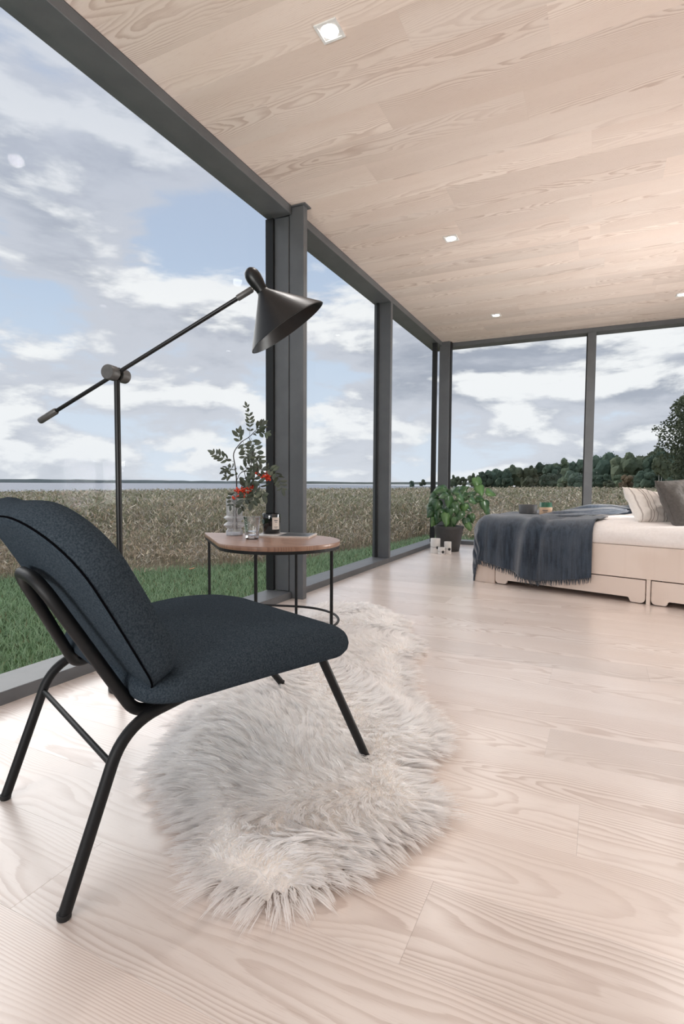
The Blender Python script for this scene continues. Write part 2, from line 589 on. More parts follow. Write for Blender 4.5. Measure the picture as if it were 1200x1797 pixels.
window('window_6', 'near end pane of the side glazing behind the viewer', (GX - 0.006, GX + 0.006, YR, -0.02, 0.03, 2.545), [
    ('sill', (SX, XW, YR - 0.1, 0.0, -0.015, 0.047), STEEL), ('head_beam', (SX, XW, YR - 0.1, 0.0, 2.52, ZC - 0.0005), STEEL)])
window('added_window_7', 'added end glazing behind the viewer that admits fill light', (SX, XR, YR - 0.056, YR - 0.044, 0.03, 2.545), [  # end glazing put in unseen so the rear fill light can enter
    ('sill', (XW, XR, YR - 0.1, YR, -0.015, 0.047), STEEL), ('head_beam', (XW, XR, YR - 0.1, YR, 2.52, ZC - 0.0005), STEEL),
    ('mullion', (-0.2, -0.12, YR - 0.09, YR - 0.01, 0.047, 2.52), STEEL)])

window('added_window_8', 'added unseen strip window in the side wall that admits fill light', (XR + 0.05, XR + 0.06, WY0, WY1, WZ0, WZ1), [  # window added out of view to pass the side fill light
    ('mullion', (XR + 0.02, XR + 0.09, 4.65, 4.71, WZ0, WZ1), STEEL)])

t1 = empty('trim_1', (-1.82, 3.13, 0))
tag(t1, 'dark steel column standing proud of the side glazing', 'column', kind='structure')
MB().box(-0.058, 0.048, -0.022, 0.028, 0.0, 2.568, 0.003).build('post', STEEL, t1)
MB().box(-0.062, 0.066, -0.035, 0.045, 2.567, 2.5745).build('head_plate', STEEL, t1)
t2 = empty('trim_2', (-1.82, 6.85, 0))
tag(t2, 'dark steel corner post behind the potted plant', 'column', kind='structure')
MB().box(-0.07, 0.062, -0.05, 0.045, 0.0, 2.574, 0.003).build('post', STEEL, t2)
MB().box(0.062, 0.074, -0.02, 0.045, 0.0, 2.574).build('cover_strip', GASKET, t2)

# ------------------------------------------------------------------ recessed spotlights
CHROME = plain('brushed nickel ring', (0.62, 0.60, 0.58), (0.5, 0.48, 0.46), 60, 0.25, 1.0)
TRIMWHITE = plain('white enamel', (0.80, 0.79, 0.78), None, 20, 0.35)
BULB = emit_mat('lit spotlight lens', (1.0, 0.96, 0.92), 10.0)
SPOT_W = 17.0


def downlight(x, y, label):
    e = empty('downlight', (x, y, ZC))
    tag(e, label, 'ceiling light', 'recessed spotlights in the ash ceiling')
    o, i = 0.048, 0.037
    fr = MB()
    for (x0, x1, y0, y1) in ((-o, o, -o, -i), (-o, o, i, o), (-o, -i, -i, i), (i, o, -i, i)):
        fr.box(x0, x1, y0, y1, -0.006, -0.0002)
    fr.build('frame', TRIMWHITE, e)
    MB().lathe([(0.036, -0.0025), (0.032, -0.005), (0.026, -0.0055), (0.0, -0.0055)], 24).build('lens', BULB, e)
    MB().box(-i, i, -i, i, -0.003, -0.0004).build('reflector', TRIMWHITE, e)
    ld = bpy.data.lights.new('spotlight_beam', 'SPOT')
    ld.energy = SPOT_W
    ld.spot_size = R(150)
    ld.spot_blend = 0.8
    ld.shadow_soft_size = 0.04
    ld.color = (1.0, 0.96, 0.93)
    lo = bpy.data.objects.new('spotlight_beam', ld)
    COL.objects.link(lo)
    lo.parent = e
    lo.location = (0, 0, -0.02)
    return e


downlight(-1.02, 1.995, 'square recessed spotlight, the nearest and brightest in the ceiling')
downlight(-1.035, 3.99, 'square recessed spotlight in the middle of the ceiling row')
downlight(-1.05, 5.97, 'square recessed spotlight near the far corner post')
downlight(0.645, 6.05, 'square recessed spotlight cut by the right edge of the picture')
downlight(0.645, 4.0, 'square recessed spotlight above the bed, outside the picture')

# ------------------------------------------------------------------ outdoors: ground, lake, far shore
nrng = np.random.default_rng(5)


def lawn_edge(x):
    """Y of the boundary between lawn and reeds for a given X (reeds lie beyond)"""
    return 0.9 * np.interp(x / 0.9, [-40, -14, -9, -6.8, -6.0, -5.2, -4.4, -3.9, -3.7, -3.3, -2.0, 0.0, 2.0, 40], [-40, -4.0, 2.0, 4.4, 5.3, 6.3, 7.7, 9.9, 12.4, 13.2, 12.2, 9.8, 9.3, 9.0])


def ground_z(x, y):
    return -0.35 - 0.0135 * np.clip(-x - 8, 0, 70) - 0.0006 * np.clip(y - 20, 0, 300)


def ground_mat():
    m, k = new_mat('lawn soil and reed litter')
    c = k.n('ShaderNodeVertexColor', layer_name='tint').outputs[0]
    tc = k.n('ShaderNodeTexCoord').outputs['Object']
    a = k.noise(tc, 6.0, 6, 0.65)
    c = k.mix(k.smooth(a, 0.35, 0.7), k.mix(1.0, c, (0.6, 0.6, 0.6), 'MULTIPLY'), c)
    b = k.n('ShaderNodeBsdfPrincipled', {'Base Color': c, 'Roughness': 0.95, 'Specular IOR Level': 0.1})
    k.n('ShaderNodeOutputMaterial', {0: b.outputs[0]})
    return m


gx = np.concatenate([-np.geomspace(4, 86, 60)[::-1], np.linspace(-3.6, 8, 30), np.geomspace(8.5, 420, 40)])
gy = np.concatenate([-np.geomspace(3, 260, 40)[::-1], np.linspace(-2.6, 20, 80), np.geomspace(20.5, 420, 50)])
GXX, GYY = np.meshgrid(gx, gy, indexing='ij')
GZ = ground_z(GXX, GYY)
V = np.stack([GXX, GYY, GZ], -1).reshape(-1, 3)
nx_, ny_ = len(gx), len(gy)
idx = np.arange(nx_ * ny_).reshape(nx_, ny_)
Q = np.stack([idx[:-1, :-1], idx[1:, :-1], idx[1:, 1:], idx[:-1, 1:]], -1).reshape(-1, 4)
far = (V[:, 1] > lawn_edge(V[:, 0]))[:, None]
GC = np.where(far, np.array([[0.26, 0.215, 0.14]]), np.array([[0.09, 0.15, 0.055]]))
ground = raw_mesh('ground', V, Q, None, ground_mat(), GC, smooth=True)
tag(ground, 'lawn turf and reed bed soil around the house', 'ground', kind='structure')

m, k = new_mat('lake water')
tc = k.n('ShaderNodeTexCoord').outputs['Object']
nz = k.noise(k.n('ShaderNodeMapping', {'Vector': tc, 'Scale': (0.15, 0.05, 1)}).outputs[0], 3.0, 4, 0.6)
b = k.n('ShaderNodeBsdfPrincipled', {'Base Color': (0.36, 0.38, 0.42, 1), 'Roughness': 0.7, 'Specular IOR Level': 0.25})
k.t.links.new(k.n('ShaderNodeBump', {'Height': nz, 'Strength': 0.5, 'Distance': 0.3}).outputs[0], b.inputs['Normal'])
k.n('ShaderNodeOutputMaterial', {0: b.outputs[0]})
LAKE = m
lake = MB().add([(-1500, -1400, -1.32), (-60, -1400, -1.32), (-60, 420, -1.32), (-1500, 1500, -1.32)], [(0, 1, 2, 3)]).build('lake', LAKE)
tag(lake, 'pale grey lake along the horizon beyond the reeds', 'lake', kind='structure')

SHORE = plain('distant wooded shore', (0.34, 0.38, 0.37), (0.27, 0.31, 0.30), 0.02, 0.95, spec=0.0, detail=6)  # shore colour paled to stand in for distance haze
sv, sf = [], []
n = 160
for i in range(n + 1):
    a = R(-12) + (R(112) * i / n)          # compass of the far shore, measured from +Y towards -X
    d = 1050 + 120 * math.sin(a * 5)
    x, y = -d * math.sin(a), d * math.cos(a)
    h = 3.2 + 2.2 * mnoise.noise((i * 0.09, 0, 0)) + 1.0 * mnoise.noise((i * 0.6, 3, 0))
    sv += [(x, y, -1.4), (x, y, 0.4 + h), (x * 1.02, y * 1.02, 0.4 + h * 0.9), (x * 1.06, y * 1.06, -1.4)]
for i in range(n):
    for j in range(3):
        sf.append((i * 4 + j, i * 4 + 4 + j, i * 4 + 5 + j, i * 4 + 1 + j))
shore = MB().add(sv, sf).build('far_shore', SHORE)
tag(shore, 'low wooded shoreline on the far side of the lake', 'shore', kind='structure')


# ------------------------------------------------------------------ grass and reeds
def blades(pos, h, w, lean, az, col, tipcol, seg=2, droop=0.35):
    """tapering blades: arrays of base points, heights, widths, lean and facing"""
    N = len(pos)
    ldir = np.stack([np.cos(az), np.sin(az), np.zeros(N)], -1)
    wa = az + nrng.uniform(-1.2, 1.2, N) + PI / 2
    wdir = np.stack([np.cos(wa), np.sin(wa), np.zeros(N)], -1)
    levels = []
    cols = []
    for s in range(seg + 1):
        t = s / seg
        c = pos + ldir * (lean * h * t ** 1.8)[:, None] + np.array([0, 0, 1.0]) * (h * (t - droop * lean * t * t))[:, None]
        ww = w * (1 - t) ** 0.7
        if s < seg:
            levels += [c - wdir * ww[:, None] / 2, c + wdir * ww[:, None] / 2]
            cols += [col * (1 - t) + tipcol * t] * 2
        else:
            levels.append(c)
            cols.append(tipcol)
    K = 2 * seg + 1
    Vv = np.stack(levels, 1).reshape(-1, 3)
    Cc = np.stack(cols, 1).reshape(-1, 3)
    base = np.arange(N)[:, None] * K
    qs = [np.concatenate([base + 2 * s, base + 2 * s + 1, base + 2 * s + 3, base + 2 * s + 2], 1) for s in range(seg - 1)]
    q = np.concatenate(qs) if qs else None
    t = np.concatenate([base + 2 * seg - 2, base + 2 * seg - 1, base + 2 * seg], 1)
    return Vv, q, t, Cc


def join(parts):
    Vs, qs, ts, cs, o = [], [], [], [], 0
    for Vv, q, t, c in parts:
        Vs.append(Vv)
        cs.append(c)
        if q is not None:
            qs.append(q + o)
        ts.append(t + o)
        o += len(Vv)
    return np.concatenate(Vs), (np.concatenate(qs) if qs else None), np.concatenate(ts), np.concatenate(cs)


def fan(N, rmin, rmax, amin, amax, power):
    """points around the house with density falling off with distance"""
    uu = nrng.random(N)
    r = (rmin ** power + uu * (rmax ** power - rmin ** power)) ** (1 / power)
    a = nrng.uniform(amin, amax, N)
    return -r * np.sin(a), r * np.cos(a), r


# lawn
x, y, r = fan(260000, 2.2, 16, R(-14), R(100), 1.0)
ok = (y < lawn_edge(x) + nrng.normal(0, 0.25, len(x))) & ((x < -2.06) | (y > 7.09))
x, y, r = x[ok], y[ok], r[ok]
pos = np.stack([x, y, ground_z(x, y)], -1)
N = len(x)
pat = np.array([mnoise.noise((a * 1.4, b * 1.4, 0)) for a, b in zip(x[::8], y[::8])]).repeat(8)[:N]
pat = np.resize(pat, N)
mixv = np.clip(0.5 + 0.45 * pat + nrng.normal(0, 0.25, N), 0, 1)[:, None]
gcol = np.array([[0.17, 0.28, 0.14]]) * (1 - mixv) + np.array([[0.44, 0.57, 0.36]]) * mixv
dry = (nrng.random(N) < 0.05)[:, None]
gcol = np.where(dry, np.array([[0.30, 0.27, 0.15]]), gcol)
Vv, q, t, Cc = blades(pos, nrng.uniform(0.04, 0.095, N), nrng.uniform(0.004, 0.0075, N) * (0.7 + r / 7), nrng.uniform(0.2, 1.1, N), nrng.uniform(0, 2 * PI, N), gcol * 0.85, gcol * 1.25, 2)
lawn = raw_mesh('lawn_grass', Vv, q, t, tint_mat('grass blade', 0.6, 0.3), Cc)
tag(lawn, 'mown green lawn outside the glass wall', 'grass', kind='stuff')


def reed_part(N, rmin, rmax, amin, amax, power, hscale=1.0):
    x, y, r = fan(N, rmin, rmax, amin, amax, power)
    e = y - (lawn_edge(x) + 0.45 * np.sin(x * 3.1) + 0.4 * np.sin(y * 2.3 + x) + nrng.normal(0, 0.35, len(x)))
    ok = (e > 0) & (x > -82) & ~((r > 118) & (x > -130 + 0.35 * (y - 100)) & (y > 100))
    x, y, r, e = x[ok], y[ok], r[ok], e[ok]
    N = len(x)
    depth = np.clip(e / 7.5, 0, 1)
    h = (0.16 + 0.56 * depth) * nrng.uniform(0.7, 1.12, N) * hscale
    pos = np.stack([x, y, ground_z(x, y)], -1)
    big = 0.5 + 0.5 * np.sin(x * 0.55 + 1.3 * np.sin(y * 0.31)) * np.sin(y * 0.43 + np.sin(x * 0.7))
    u = nrng.random(N)
    tan = np.array([[0.58, 0.46, 0.33]])
    straw = np.array([[0.80, 0.70, 0.55]])
    olive = np.array([[0.33, 0.33, 0.21]])
    grey = np.array([[0.48, 0.425, 0.36]])
    gcut = np.clip(0.12 + 0.5 * depth * (0.45 + big * 0.8), 0, 0.85)
    col = np.where((u < gcut)[:, None], olive, np.where((u < gcut + 0.17)[:, None], grey, np.where((u < gcut + 0.34)[:, None], straw, tan)))
    col = col * nrng.uniform(0.65, 1.3, (N, 1))
    return pos, h, r, col


parts = []
for (N, r0, r1, pw, hs) in ((70000, 5, 16, 1.0, 1.0), (95000, 12, 50, 0.8, 1.0), (60000, 40, 300, 0.55, 1.08)):
    pos, h, r, col = reed_part(N, r0, r1, R(-30), R(102), pw, hs)
    N = len(h)
    w = np.maximum(0.006, 0.0009 * r) * nrng.uniform(0.6, 1.4, N)
    lean = np.abs(nrng.normal(0.45, 0.4, N))
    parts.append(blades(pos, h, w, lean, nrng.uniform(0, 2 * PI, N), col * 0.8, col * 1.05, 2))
    # drooping leaves and flower heads near the top
    for lo, hi in ((0.35, 0.8), (0.6, 1.0)):
        sel = nrng.random(N) < 0.75
        n2 = sel.sum()
        az = nrng.uniform(0, 2 * PI, n2)
        p2 = pos[sel] + np.stack([np.cos(az), np.sin(az), np.zeros(n2)], -1) * 0.05 + np.stack([np.zeros(n2), np.zeros(n2), h[sel] * nrng.uniform(lo, hi, n2)], -1)
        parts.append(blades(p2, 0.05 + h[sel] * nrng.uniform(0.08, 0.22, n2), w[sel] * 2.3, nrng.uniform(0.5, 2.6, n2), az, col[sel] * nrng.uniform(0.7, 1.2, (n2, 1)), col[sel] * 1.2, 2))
Vv, q, t, Cc = join(parts)
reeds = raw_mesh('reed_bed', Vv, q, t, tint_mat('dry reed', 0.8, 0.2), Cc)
tag(reeds, 'wide bed of tan and olive reeds behind the lawn', 'reeds', kind='stuff')

# ------------------------------------------------------------------ trees
def leaf_mat(name, a, b):
    m, k = new_mat(name)
    tc = k.n('ShaderNodeTexCoord').outputs['Object']
    rnd = k.n('ShaderNodeObjectInfo').outputs['Random']
    nz = k.noise(tc, 1.1, 5, 0.7)
    c = k.mix(k.smooth(nz, 0.35, 0.68), a, b)
    hs = k.n('ShaderNodeHueSaturation', {'Hue': k.math('MULTIPLY_ADD', rnd, 0.05, 0.465), 'Saturation': 0.95, 'Value': k.math('MULTIPLY_ADD', rnd, 0.7, 0.65), 'Fac': 1.0, 'Color': c})
    bs = k.n('ShaderNodeBsdfPrincipled', {'Base Color': hs.outputs[0], 'Roughness': 0.8, 'Specular IOR Level': 0.15})
    k.n('ShaderNodeOutputMaterial', {0: bs.outputs[0]})
    return m


TREE_LEAF = [leaf_mat('dark broadleaf foliage', (0.050, 0.080, 0.058), (0.115, 0.160, 0.110)), leaf_mat('mid green foliage', (0.075, 0.10, 0.060), (0.16, 0.195, 0.12)), leaf_mat('rusty foliage', (0.12, 0.09, 0.06), (0.23, 0.165, 0.10))]  # foliage colours lightened, with the haze of distance mixed in
BARK = plain('brown bark', (0.10, 0.08, 0.06), (0.06, 0.05, 0.04), 6, 0.9)
BIRCH_BARK = plain('pale birch bark', (0.62, 0.60, 0.56), (0.30, 0.28, 0.26), 3, 0.8)


def crown_mesh(seed, blobs, spread, quads, leaf):
    """lumpy crown about 1 high: displaced blobs with loose leaf sprays"""
    r = random.Random(seed)
    V, F = [], []
    cents = []
    for b in range(blobs):
        a = r.random() * 2 * PI
        zz = r.random()
        rad = spread * (0.55 * math.sin(PI * (0.12 + 0.8 * zz))) * r.random() ** 0.5
        c = Vector((rad * math.cos(a), rad * math.sin(a), 0.2 + 0.62 * zz))
        s = spread * (0.20 + 0.14 * r.random()) * (1.15 - 0.5 * zz)
        cents.append((c, s))
        bm = bmesh.new()
        bmesh.ops.create_icosphere(bm, subdivisions=2, radius=1.0)
        bm.verts.index_update()
        o = len(V)
        for v in bm.verts:
            q = v.co
            d = 1 + 0.38 * mnoise.noise(q * 2.3 + c * 9) + 0.22 * mnoise.noise(q * 6 + c * 5)
            V.append(tuple(c + Vector((q.x, q.y, q.z * 0.85)) * s * d))
        F += [tuple(v.index + o for v in f.verts) for f in bm.faces]
        bm.free()
    for _ in range(quads):
        c, s = cents[r.randrange(blobs)]
        d = Vector((r.gauss(0, 1), r.gauss(0, 1), r.gauss(0, 1))).normalized()
        p = c + Vector((d.x, d.y, d.z * 0.85)) * s * (0.92 + 0.28 * r.random())
        t1_ = Vector((r.gauss(0, 1), r.gauss(0, 1), r.gauss(0, 1))).normalized() * leaf
        t2_ = t1_.cross(d).normalized() * leaf * 0.6
        o = len(V)
        V += [tuple(p - t1_), tuple(p + t2_), tuple(p + t1_), tuple(p - t2_)]
        F.append((o, o + 1, o + 2, o + 3))
    me = bpy.data.meshes.new('crown')
    me.from_pydata(V, [], F)
    me.update()
    return me


CROWNS = []
for i in range(9):
    me = crown_mesh(20 + i, 12, (0.95, 0.8, 1.1)[i % 3], 420, 0.028)
    me.materials.append(TREE_LEAF[i // 3])
    CROWNS.append(me)
TRUNK = MB().tube([(0, 0, -0.05), (0.01, 0, 0.15), (0, 0.01, 0.4)], [0.03, 0.022, 0.012], 7).build('trunk', BARK)
TRUNK_ME = TRUNK.data
bpy.data.objects.remove(TRUNK)
PALE = MB().tube([(0, 0, -0.05), (0.012, 0, 0.25), (0, 0.012, 0.6)], [0.012, 0.010, 0.006], 7).build('trunk', BIRCH_BARK)
PALE_ME = PALE.data
bpy.data.objects.remove(PALE)


def place_tree(x, y, h, wide, crown, trunk, label, group, name='broadleaf_tree', lift=0.0):
    e = empty(name, (x, y, float(ground_z(np.float64(x), np.float64(y))) - 0.1), rng.random() * 6.28)
    tag(e, label, 'tree', group)
    c = bpy.data.objects.new('crown', crown)
    COL.objects.link(c)
    c.parent = e
    c.location = (0, 0, lift * h)
    c.scale = (h * wide, h * wide, h * (1.03 - lift))
    t = bpy.data.objects.new('trunk', trunk)
    COL.objects.link(t)
    t.parent = e
    t.scale = (h, h, h)
    return e


def compass(px_, dist):
    """ground point at a bearing given by its column in the frame and a distance"""
    s = (px_ - 600) / 945.6
    d = Vector((_f.x + _r.x * s, _f.y + _r.y * s, 0)).normalized()
    return d.x * dist, d.y * dist


GROUP = 'trees of the distant wood edge'
ordinal = ['first', 'second', 'third', 'fourth', 'fifth', 'sixth', 'seventh', 'eighth', 'ninth', 'tenth', 'eleventh', 'twelfth', 'thirteenth', 'fourteenth', 'fifteenth', 'sixteenth', 'seventeenth', 'eighteenth', 'nineteenth', 'twentieth', 'twenty-first', 'twenty-second', 'twenty-third']
back = [(722, 330, 4.5), (741, 345, 5.5), (797, 300, 8.0), (812, 262, 5.5), (830, 285, 8.0), (848, 255, 8.0), (866, 275, 9.5), (884, 245, 9.0), (904, 262, 10.5), (925, 232, 9.6), (947, 250, 12.0), (968, 215, 10.2), (990, 235, 12.8), (1013, 200, 11.4), (1038, 215, 12.4), (1062, 182, 10.8), (1083, 200, 12.4), (1106, 172, 11.4), (1128, 208, 13.4), (1150, 166, 11.6), (1174, 182, 12.6), (1198, 146, 10.0), (1222, 156, 10.6)]
for i, (px_, d, h) in enumerate(back):
    x, y = compass(px_, d)
    kind = 0 if rng.random() < 0.65 else 1
    place_tree(x, y, h * rng.uniform(0.94, 1.06), rng.uniform(0.62, 0.8), CROWNS[kind * 3 + rng.randrange(3)], TRUNK_ME, 'dark green tree in the distant wood, %s from the left' % ordinal[i], GROUP)
front = [(892, 200, 4.5, 0), (928, 192, 4.2, 1), (962, 180, 5.0, 0), (988, 168, 3.8, 1), (1013, 160, 4.6, 0), (1052, 152, 4.6, 0), (1069, 140, 2.6, 1), (1085, 150, 4.0, 1), (1098, 137, 4.0, 2), (1114, 146, 4.4, 1), (1130, 133, 4.4, 0), (1145, 143, 4.8, 0)]
for i, (px_, d, h, kind) in enumerate(front):
    x, y = compass(px_, d)
    nm = ('dark green rounded bush', 'lighter green rounded bush', 'rust tinged bush')[kind]
    place_tree(x, y, h, rng.uniform(0.75, 0.95), CROWNS[kind * 3 + rng.randrange(3)], TRUNK_ME, '%s at the foot of the distant wood, %s from the left' % (nm, ordinal[i]), 'bushes at the foot of the distant wood', 'bush')
for i, px_ in enumerate((1153, 1158, 1166)):
    x, y = compass(px_, 122 + 3 * i)
    place_tree(x, y, 7.4 - 0.4 * i, 0.3, CROWNS[3 + i], PALE_ME, 'slim birch with a pale bare trunk before the wood, %s from the left' % ordinal[i], 'birches before the wood', 'birch_tree', 0.38)


def leafy_tree():
    """nearer tree at the right edge, every leaf a blade of one crown"""
    x, y = compass(1236, 27)
    e = empty('leafy_tree', (x, y, float(ground_z(np.float64(x), np.float64(y))) - 0.05))
    tag(e, 'tall leafy tree at the right edge, nearer than the wood', 'tree')
    r = np.random.default_rng(3)
    n = 16000
    zz = r.random(n) ** 0.85
    rad = (0.30 + 1.35 * np.sin(PI * np.clip(0.10 + 0.92 * (1 - zz), 0, 1)) ** 0.9) * (0.25 + 0.75 * r.random(n) ** 0.45)
    a = r.random(n) * 2 * PI
    lump = 1 + 0.18 * np.sin(a * 5 + zz * 9) + 0.12 * np.sin(zz * 31 + a * 2)
    P = np.stack([rad * lump * np.cos(a), rad * lump * np.sin(a), 0.35 + 4.9 * zz], -1)
    t1_ = r.normal(size=(n, 3))
    t1_ /= np.linalg.norm(t1_, axis=1)[:, None]
    t2_ = np.cross(t1_, r.normal(size=(n, 3)))
    t2_ /= np.linalg.norm(t2_, axis=1)[:, None]
    s = r.uniform(0.04, 0.085, n)[:, None]
    Vv = np.stack([P - t1_ * s, P + t2_ * s * 0.55, P + t1_ * s, P - t2_ * s * 0.55], 1).reshape(-1, 3)
    base = np.arange(n)[:, None] * 4
    q = np.concatenate([base, base + 1, base + 2, base + 3], 1)
    mixv = r.random((n, 1))
    col = np.array([[0.06, 0.08, 0.05]]) * (1 - mixv) + np.array([[0.19, 0.215, 0.135]]) * mixv
    raw_mesh('crown', Vv, q, None, tint_mat('tree leaf', 0.6, 0.25), np.repeat(col, 4, 0), e)
    MB().tube([(0, 0, -0.1), (0.05, 0.02, 1.5), (0, 0.05, 3.2), (0.03, 0, 4.7)], [0.11, 0.085, 0.05, 0.012], 9).build('trunk', BARK, e)
    br = MB()
    for i in range(14):
        a = i * 2.4
        z = 0.9 + 0.26 * i
        L = 1.3 * (1 - i / 18)
        br.tube([(0, 0, z), (L * 0.5 * math.cos(a), L * 0.5 * math.sin(a), z + 0.25), (L * math.cos(a), L * math.sin(a), z + 0.6)], [0.03, 0.018, 0.006], 5)
    br.build('branches', BARK, e)


leafy_tree()
LEAF_ORANGE = plain('orange fallen leaf', (0.55, 0.22, 0.05), (0.4, 0.14, 0.04), 40, 0.7)
fl = MB().add([(-0.05, 0, 0), (0, 0.035, 0.012), (0.06, 0, 0.02), (0, -0.03, 0.0), (-0.05, 0, 0.004), (0, 0.035, 0.016), (0.06, 0, 0.024), (0, -0.03, 0.004)], [(0, 1, 2, 3), (7, 6, 5, 4), (0, 4, 5, 1), (1, 5, 6, 2), (2, 6, 7, 3), (3, 7, 4, 0)]).build('fallen_leaf', LEAF_ORANGE, loc=(-4.55, 5.2, -0.30))
tag(fl, 'small orange leaf lying on the lawn', 'leaf')

# ------------------------------------------------------------------ lounge chair
def chair():
    e = empty('lounge_chair', (-1.069, 0.712, 0), R(-22.06))       # local x right, y forward
    tag(e, 'low lounge chair in dark blue felt on thin black tube legs', 'chair')
    r = 0.0115

    def side(s, fy, fx, fz):
        rear = round_corners([(s * 0.245, 0.0, 0.006), (s * 0.243, 0.112, 0.318), (s * 0.232, 0.26, 0.342)], 0.085, 9)
        l1 = MB().tube(rear + [Vector((s * 0.225, 0.36, 0.358))], r, 14).build('rear_leg', BLACK_TUBE, e, smooth=True)
        front = round_corners([(s * 0.225, 0.36, 0.358), (s * 0.228, 0.600, 0.364), (fx, fy, fz)], 0.035, 7)
        l2 = MB().tube(front, r, 14).build('front_leg', BLACK_TUBE, e, smooth=True)
        for (x, y, z, lg) in ((s * 0.245, 0, 0.0, l1), (fx, fy, fz - 0.006, l2)):
            MB().lathe([(0.0105, 0), (0.0125, 0.003), (0.0125, 0.012)], 14, Matrix.Translation((x, y, z))).build('foot_cap', GASKET, lg, smooth=True)
    side(1, 0.752, 0.256, 0.036)
    side(-1, 0.86, -0.285, 0.066)
    MB().tube([(-0.242, 0.088, 0.250), (0.242, 0.088, 0.250)], 0.006, 10).build('rear_brace', BLACK_TUBE, e, smooth=True)
    MB().tube([(-0.222, 0.5, 0.358), (0.222, 0.5, 0.358)], 0.008, 10).build('seat_rail', BLACK_TUBE, e, smooth=True)
    # back hoop: a narrow arch of flat-ovalled tube behind the backrest
    hoop = round_corners([(0.205, 0.215, 0.330), (0.205, 0.150, 0.318), (0.165, -0.012, 0.602), (0.0, -0.010, 0.598), (-0.185, 0.150, 0.318), (-0.205, 0.215, 0.330)], 0.06, 10)
    MB().tube(hoop, 0.0125, 14).build('back_hoop', BLACK_TUBE, e, smooth=True)

    # seat: soft pad with a waterfall front
    def outline(hw, y0, y1, rad, n=10):
        pts = []
        for cx, cy, a0 in ((hw - rad, y1 - rad, 0), (-hw + rad, y1 - rad, 90), (-hw + rad, y0 + rad, 180), (hw - rad, y0 + rad, 270)):
            for i in range(n + 1):
                a = R(a0 + 90 * i / n)
                pts.append((cx + rad * math.cos(a), cy + rad * math.sin(a)))
        # subdivide the long straight runs
        out = []
        for i, p in enumerate(pts):
            q = pts[(i + 1) % len(pts)]
            out.append(p)
            L = math.hypot(q[0] - p[0], q[1] - p[1])
            for j in range(1, max(1, int(L / 0.03))):
                t = j / max(1, int(L / 0.03))
                out.append((p[0] + (q[0] - p[0]) * t, p[1] + (q[1] - p[1]) * t))
        return out

    def pad(out, prof, fn, cx, cy):
        rings = []
        for ins, hgt in prof:
            ring = []
            for (x, y) in out:
                d = math.hypot(x - cx, y - cy)
                k = (1 - ins / d) if ins <= 0.1 else (1 - 0.1 / d) * (1 - ins)
                ring.append(fn(cx + (x - cx) * k, cy + (y - cy) * k, hgt))
            rings.append(ring)
        return MB().rings(rings)

    def seat_fn(x, y, h):
        t = (y - 0.13) / 0.55
        top = 0.052 + 0.034 * max(0.0, math.sin(PI * min(1.0, max(0.0, (t - 0.12) / 0.98)))) ** 1.3
        top += 0.008 * (1 - (x / 0.305) ** 2)
        z = 0.347 + h * top + 0.004 * (x / 0.3) ** 2
        return (x, y, z)

    prof = [(0.5, 0.0), (0.03, 0.0), (0.012, 0.05), (0.003, 0.2), (0.0, 0.42), (0.003, 0.62), (0.010, 0.78), (0.022, 0.89), (0.04, 0.945), (0.065, 0.972), (0.1, 0.985), (0.12, 0.992), (0.25, 0.997), (0.4, 1.0), (0.55, 1.0), (0.7, 1.0), (0.85, 1.0), (0.97, 1.0)]
    pad(outline(0.305, 0.135, 0.685, 0.085), prof, seat_fn, 0, 0.41).build('seat', FELT, e, smooth='all')

    # backrest: reclined, hollowed, with rounded upper corners
    ang = R(31.5)
    up = Vector((0, -math.sin(ang), math.cos(ang)))
    fw = Vector((0, math.cos(ang), math.sin(ang)))
    org = Vector((0, 0.152, 0.372))

    def back_outline(n=12):
        pts = []
        H, hwb, hwm = 0.402, 0.285, 0.312
        rb, rt = 0.05, 0.15
        def width(s):
            return hwb + (hwm - hwb) * math.sin(PI * min(1, s / H) * 0.75)
        # right side going up, over the top, down the left
        side_pts = [(width(s) - (0 if s > rb else rb - math.sqrt(max(0, rb * rb - (rb - s) ** 2))), s) for s in [rb * (1 - math.cos(PI / 2 * i / 8)) for i in range(9)] + [0.09, 0.13, 0.17, 0.21, 0.245]]
        w = width(H - rt)
        top = [(w - rt * 1.25 + rt * 1.25 * math.cos(R(90 * i / n)), H - rt + rt * math.sin(R(90 * i / n))) for i in range(n + 1)]
        right = side_pts + top
        xs0 = right[-1][0]
        flat = [(xs0 * (1 - 2 * i / 6), H) for i in range(1, 6)]
        left = [(-x, y) for x, y in right[::-1]]
        bot = [(-right[0][0] * (1 - 2 * i / 8), 0.0) for i in range(1, 8)]
        return right + flat + left + bot

    def back_fn(x, s, h):
        t = 0.082 * h - 0.010 * (1 - h) * 0
        curve = 0.36 * x * x * (0.4 + s)                 # sides come forward
        bend = -0.10 * max(0, s - 0.25) ** 2             # top leans back a little
        p = org + up * s + fw * (t + curve + bend) + Vector((x, 0, 0))
        return tuple(p)
    bo = back_outline()
    bprof = [(0.97, 0.0), (0.6, 0.0), (0.3, 0.0), (0.03, 0.0), (0.004, 0.01), (0.0, 0.06), (0.0, 0.55), (0.006, 0.78), (0.018, 0.93), (0.04, 1.0), (0.1, 1.02), (0.25, 1.0), (0.5, 0.97), (0.75, 0.95), (0.97, 0.94)]
    bk = pad(bo, bprof, back_fn, 0, 0.2)
    bk = bk.build('backrest', FELT, e, smooth='all', fixn=True)
    seam = [Vector(back_fn(x * 0.998, 0.2 + (s - 0.2) * 0.998, 0.012)) for x, s in bo]
    MB().tube(seam, 0.0018, 6, closed=True).build('seam', plain('black seam thread', (0.003, 0.003, 0.004), None, 40, 1.0, spec=0.0), bk, smooth=True)
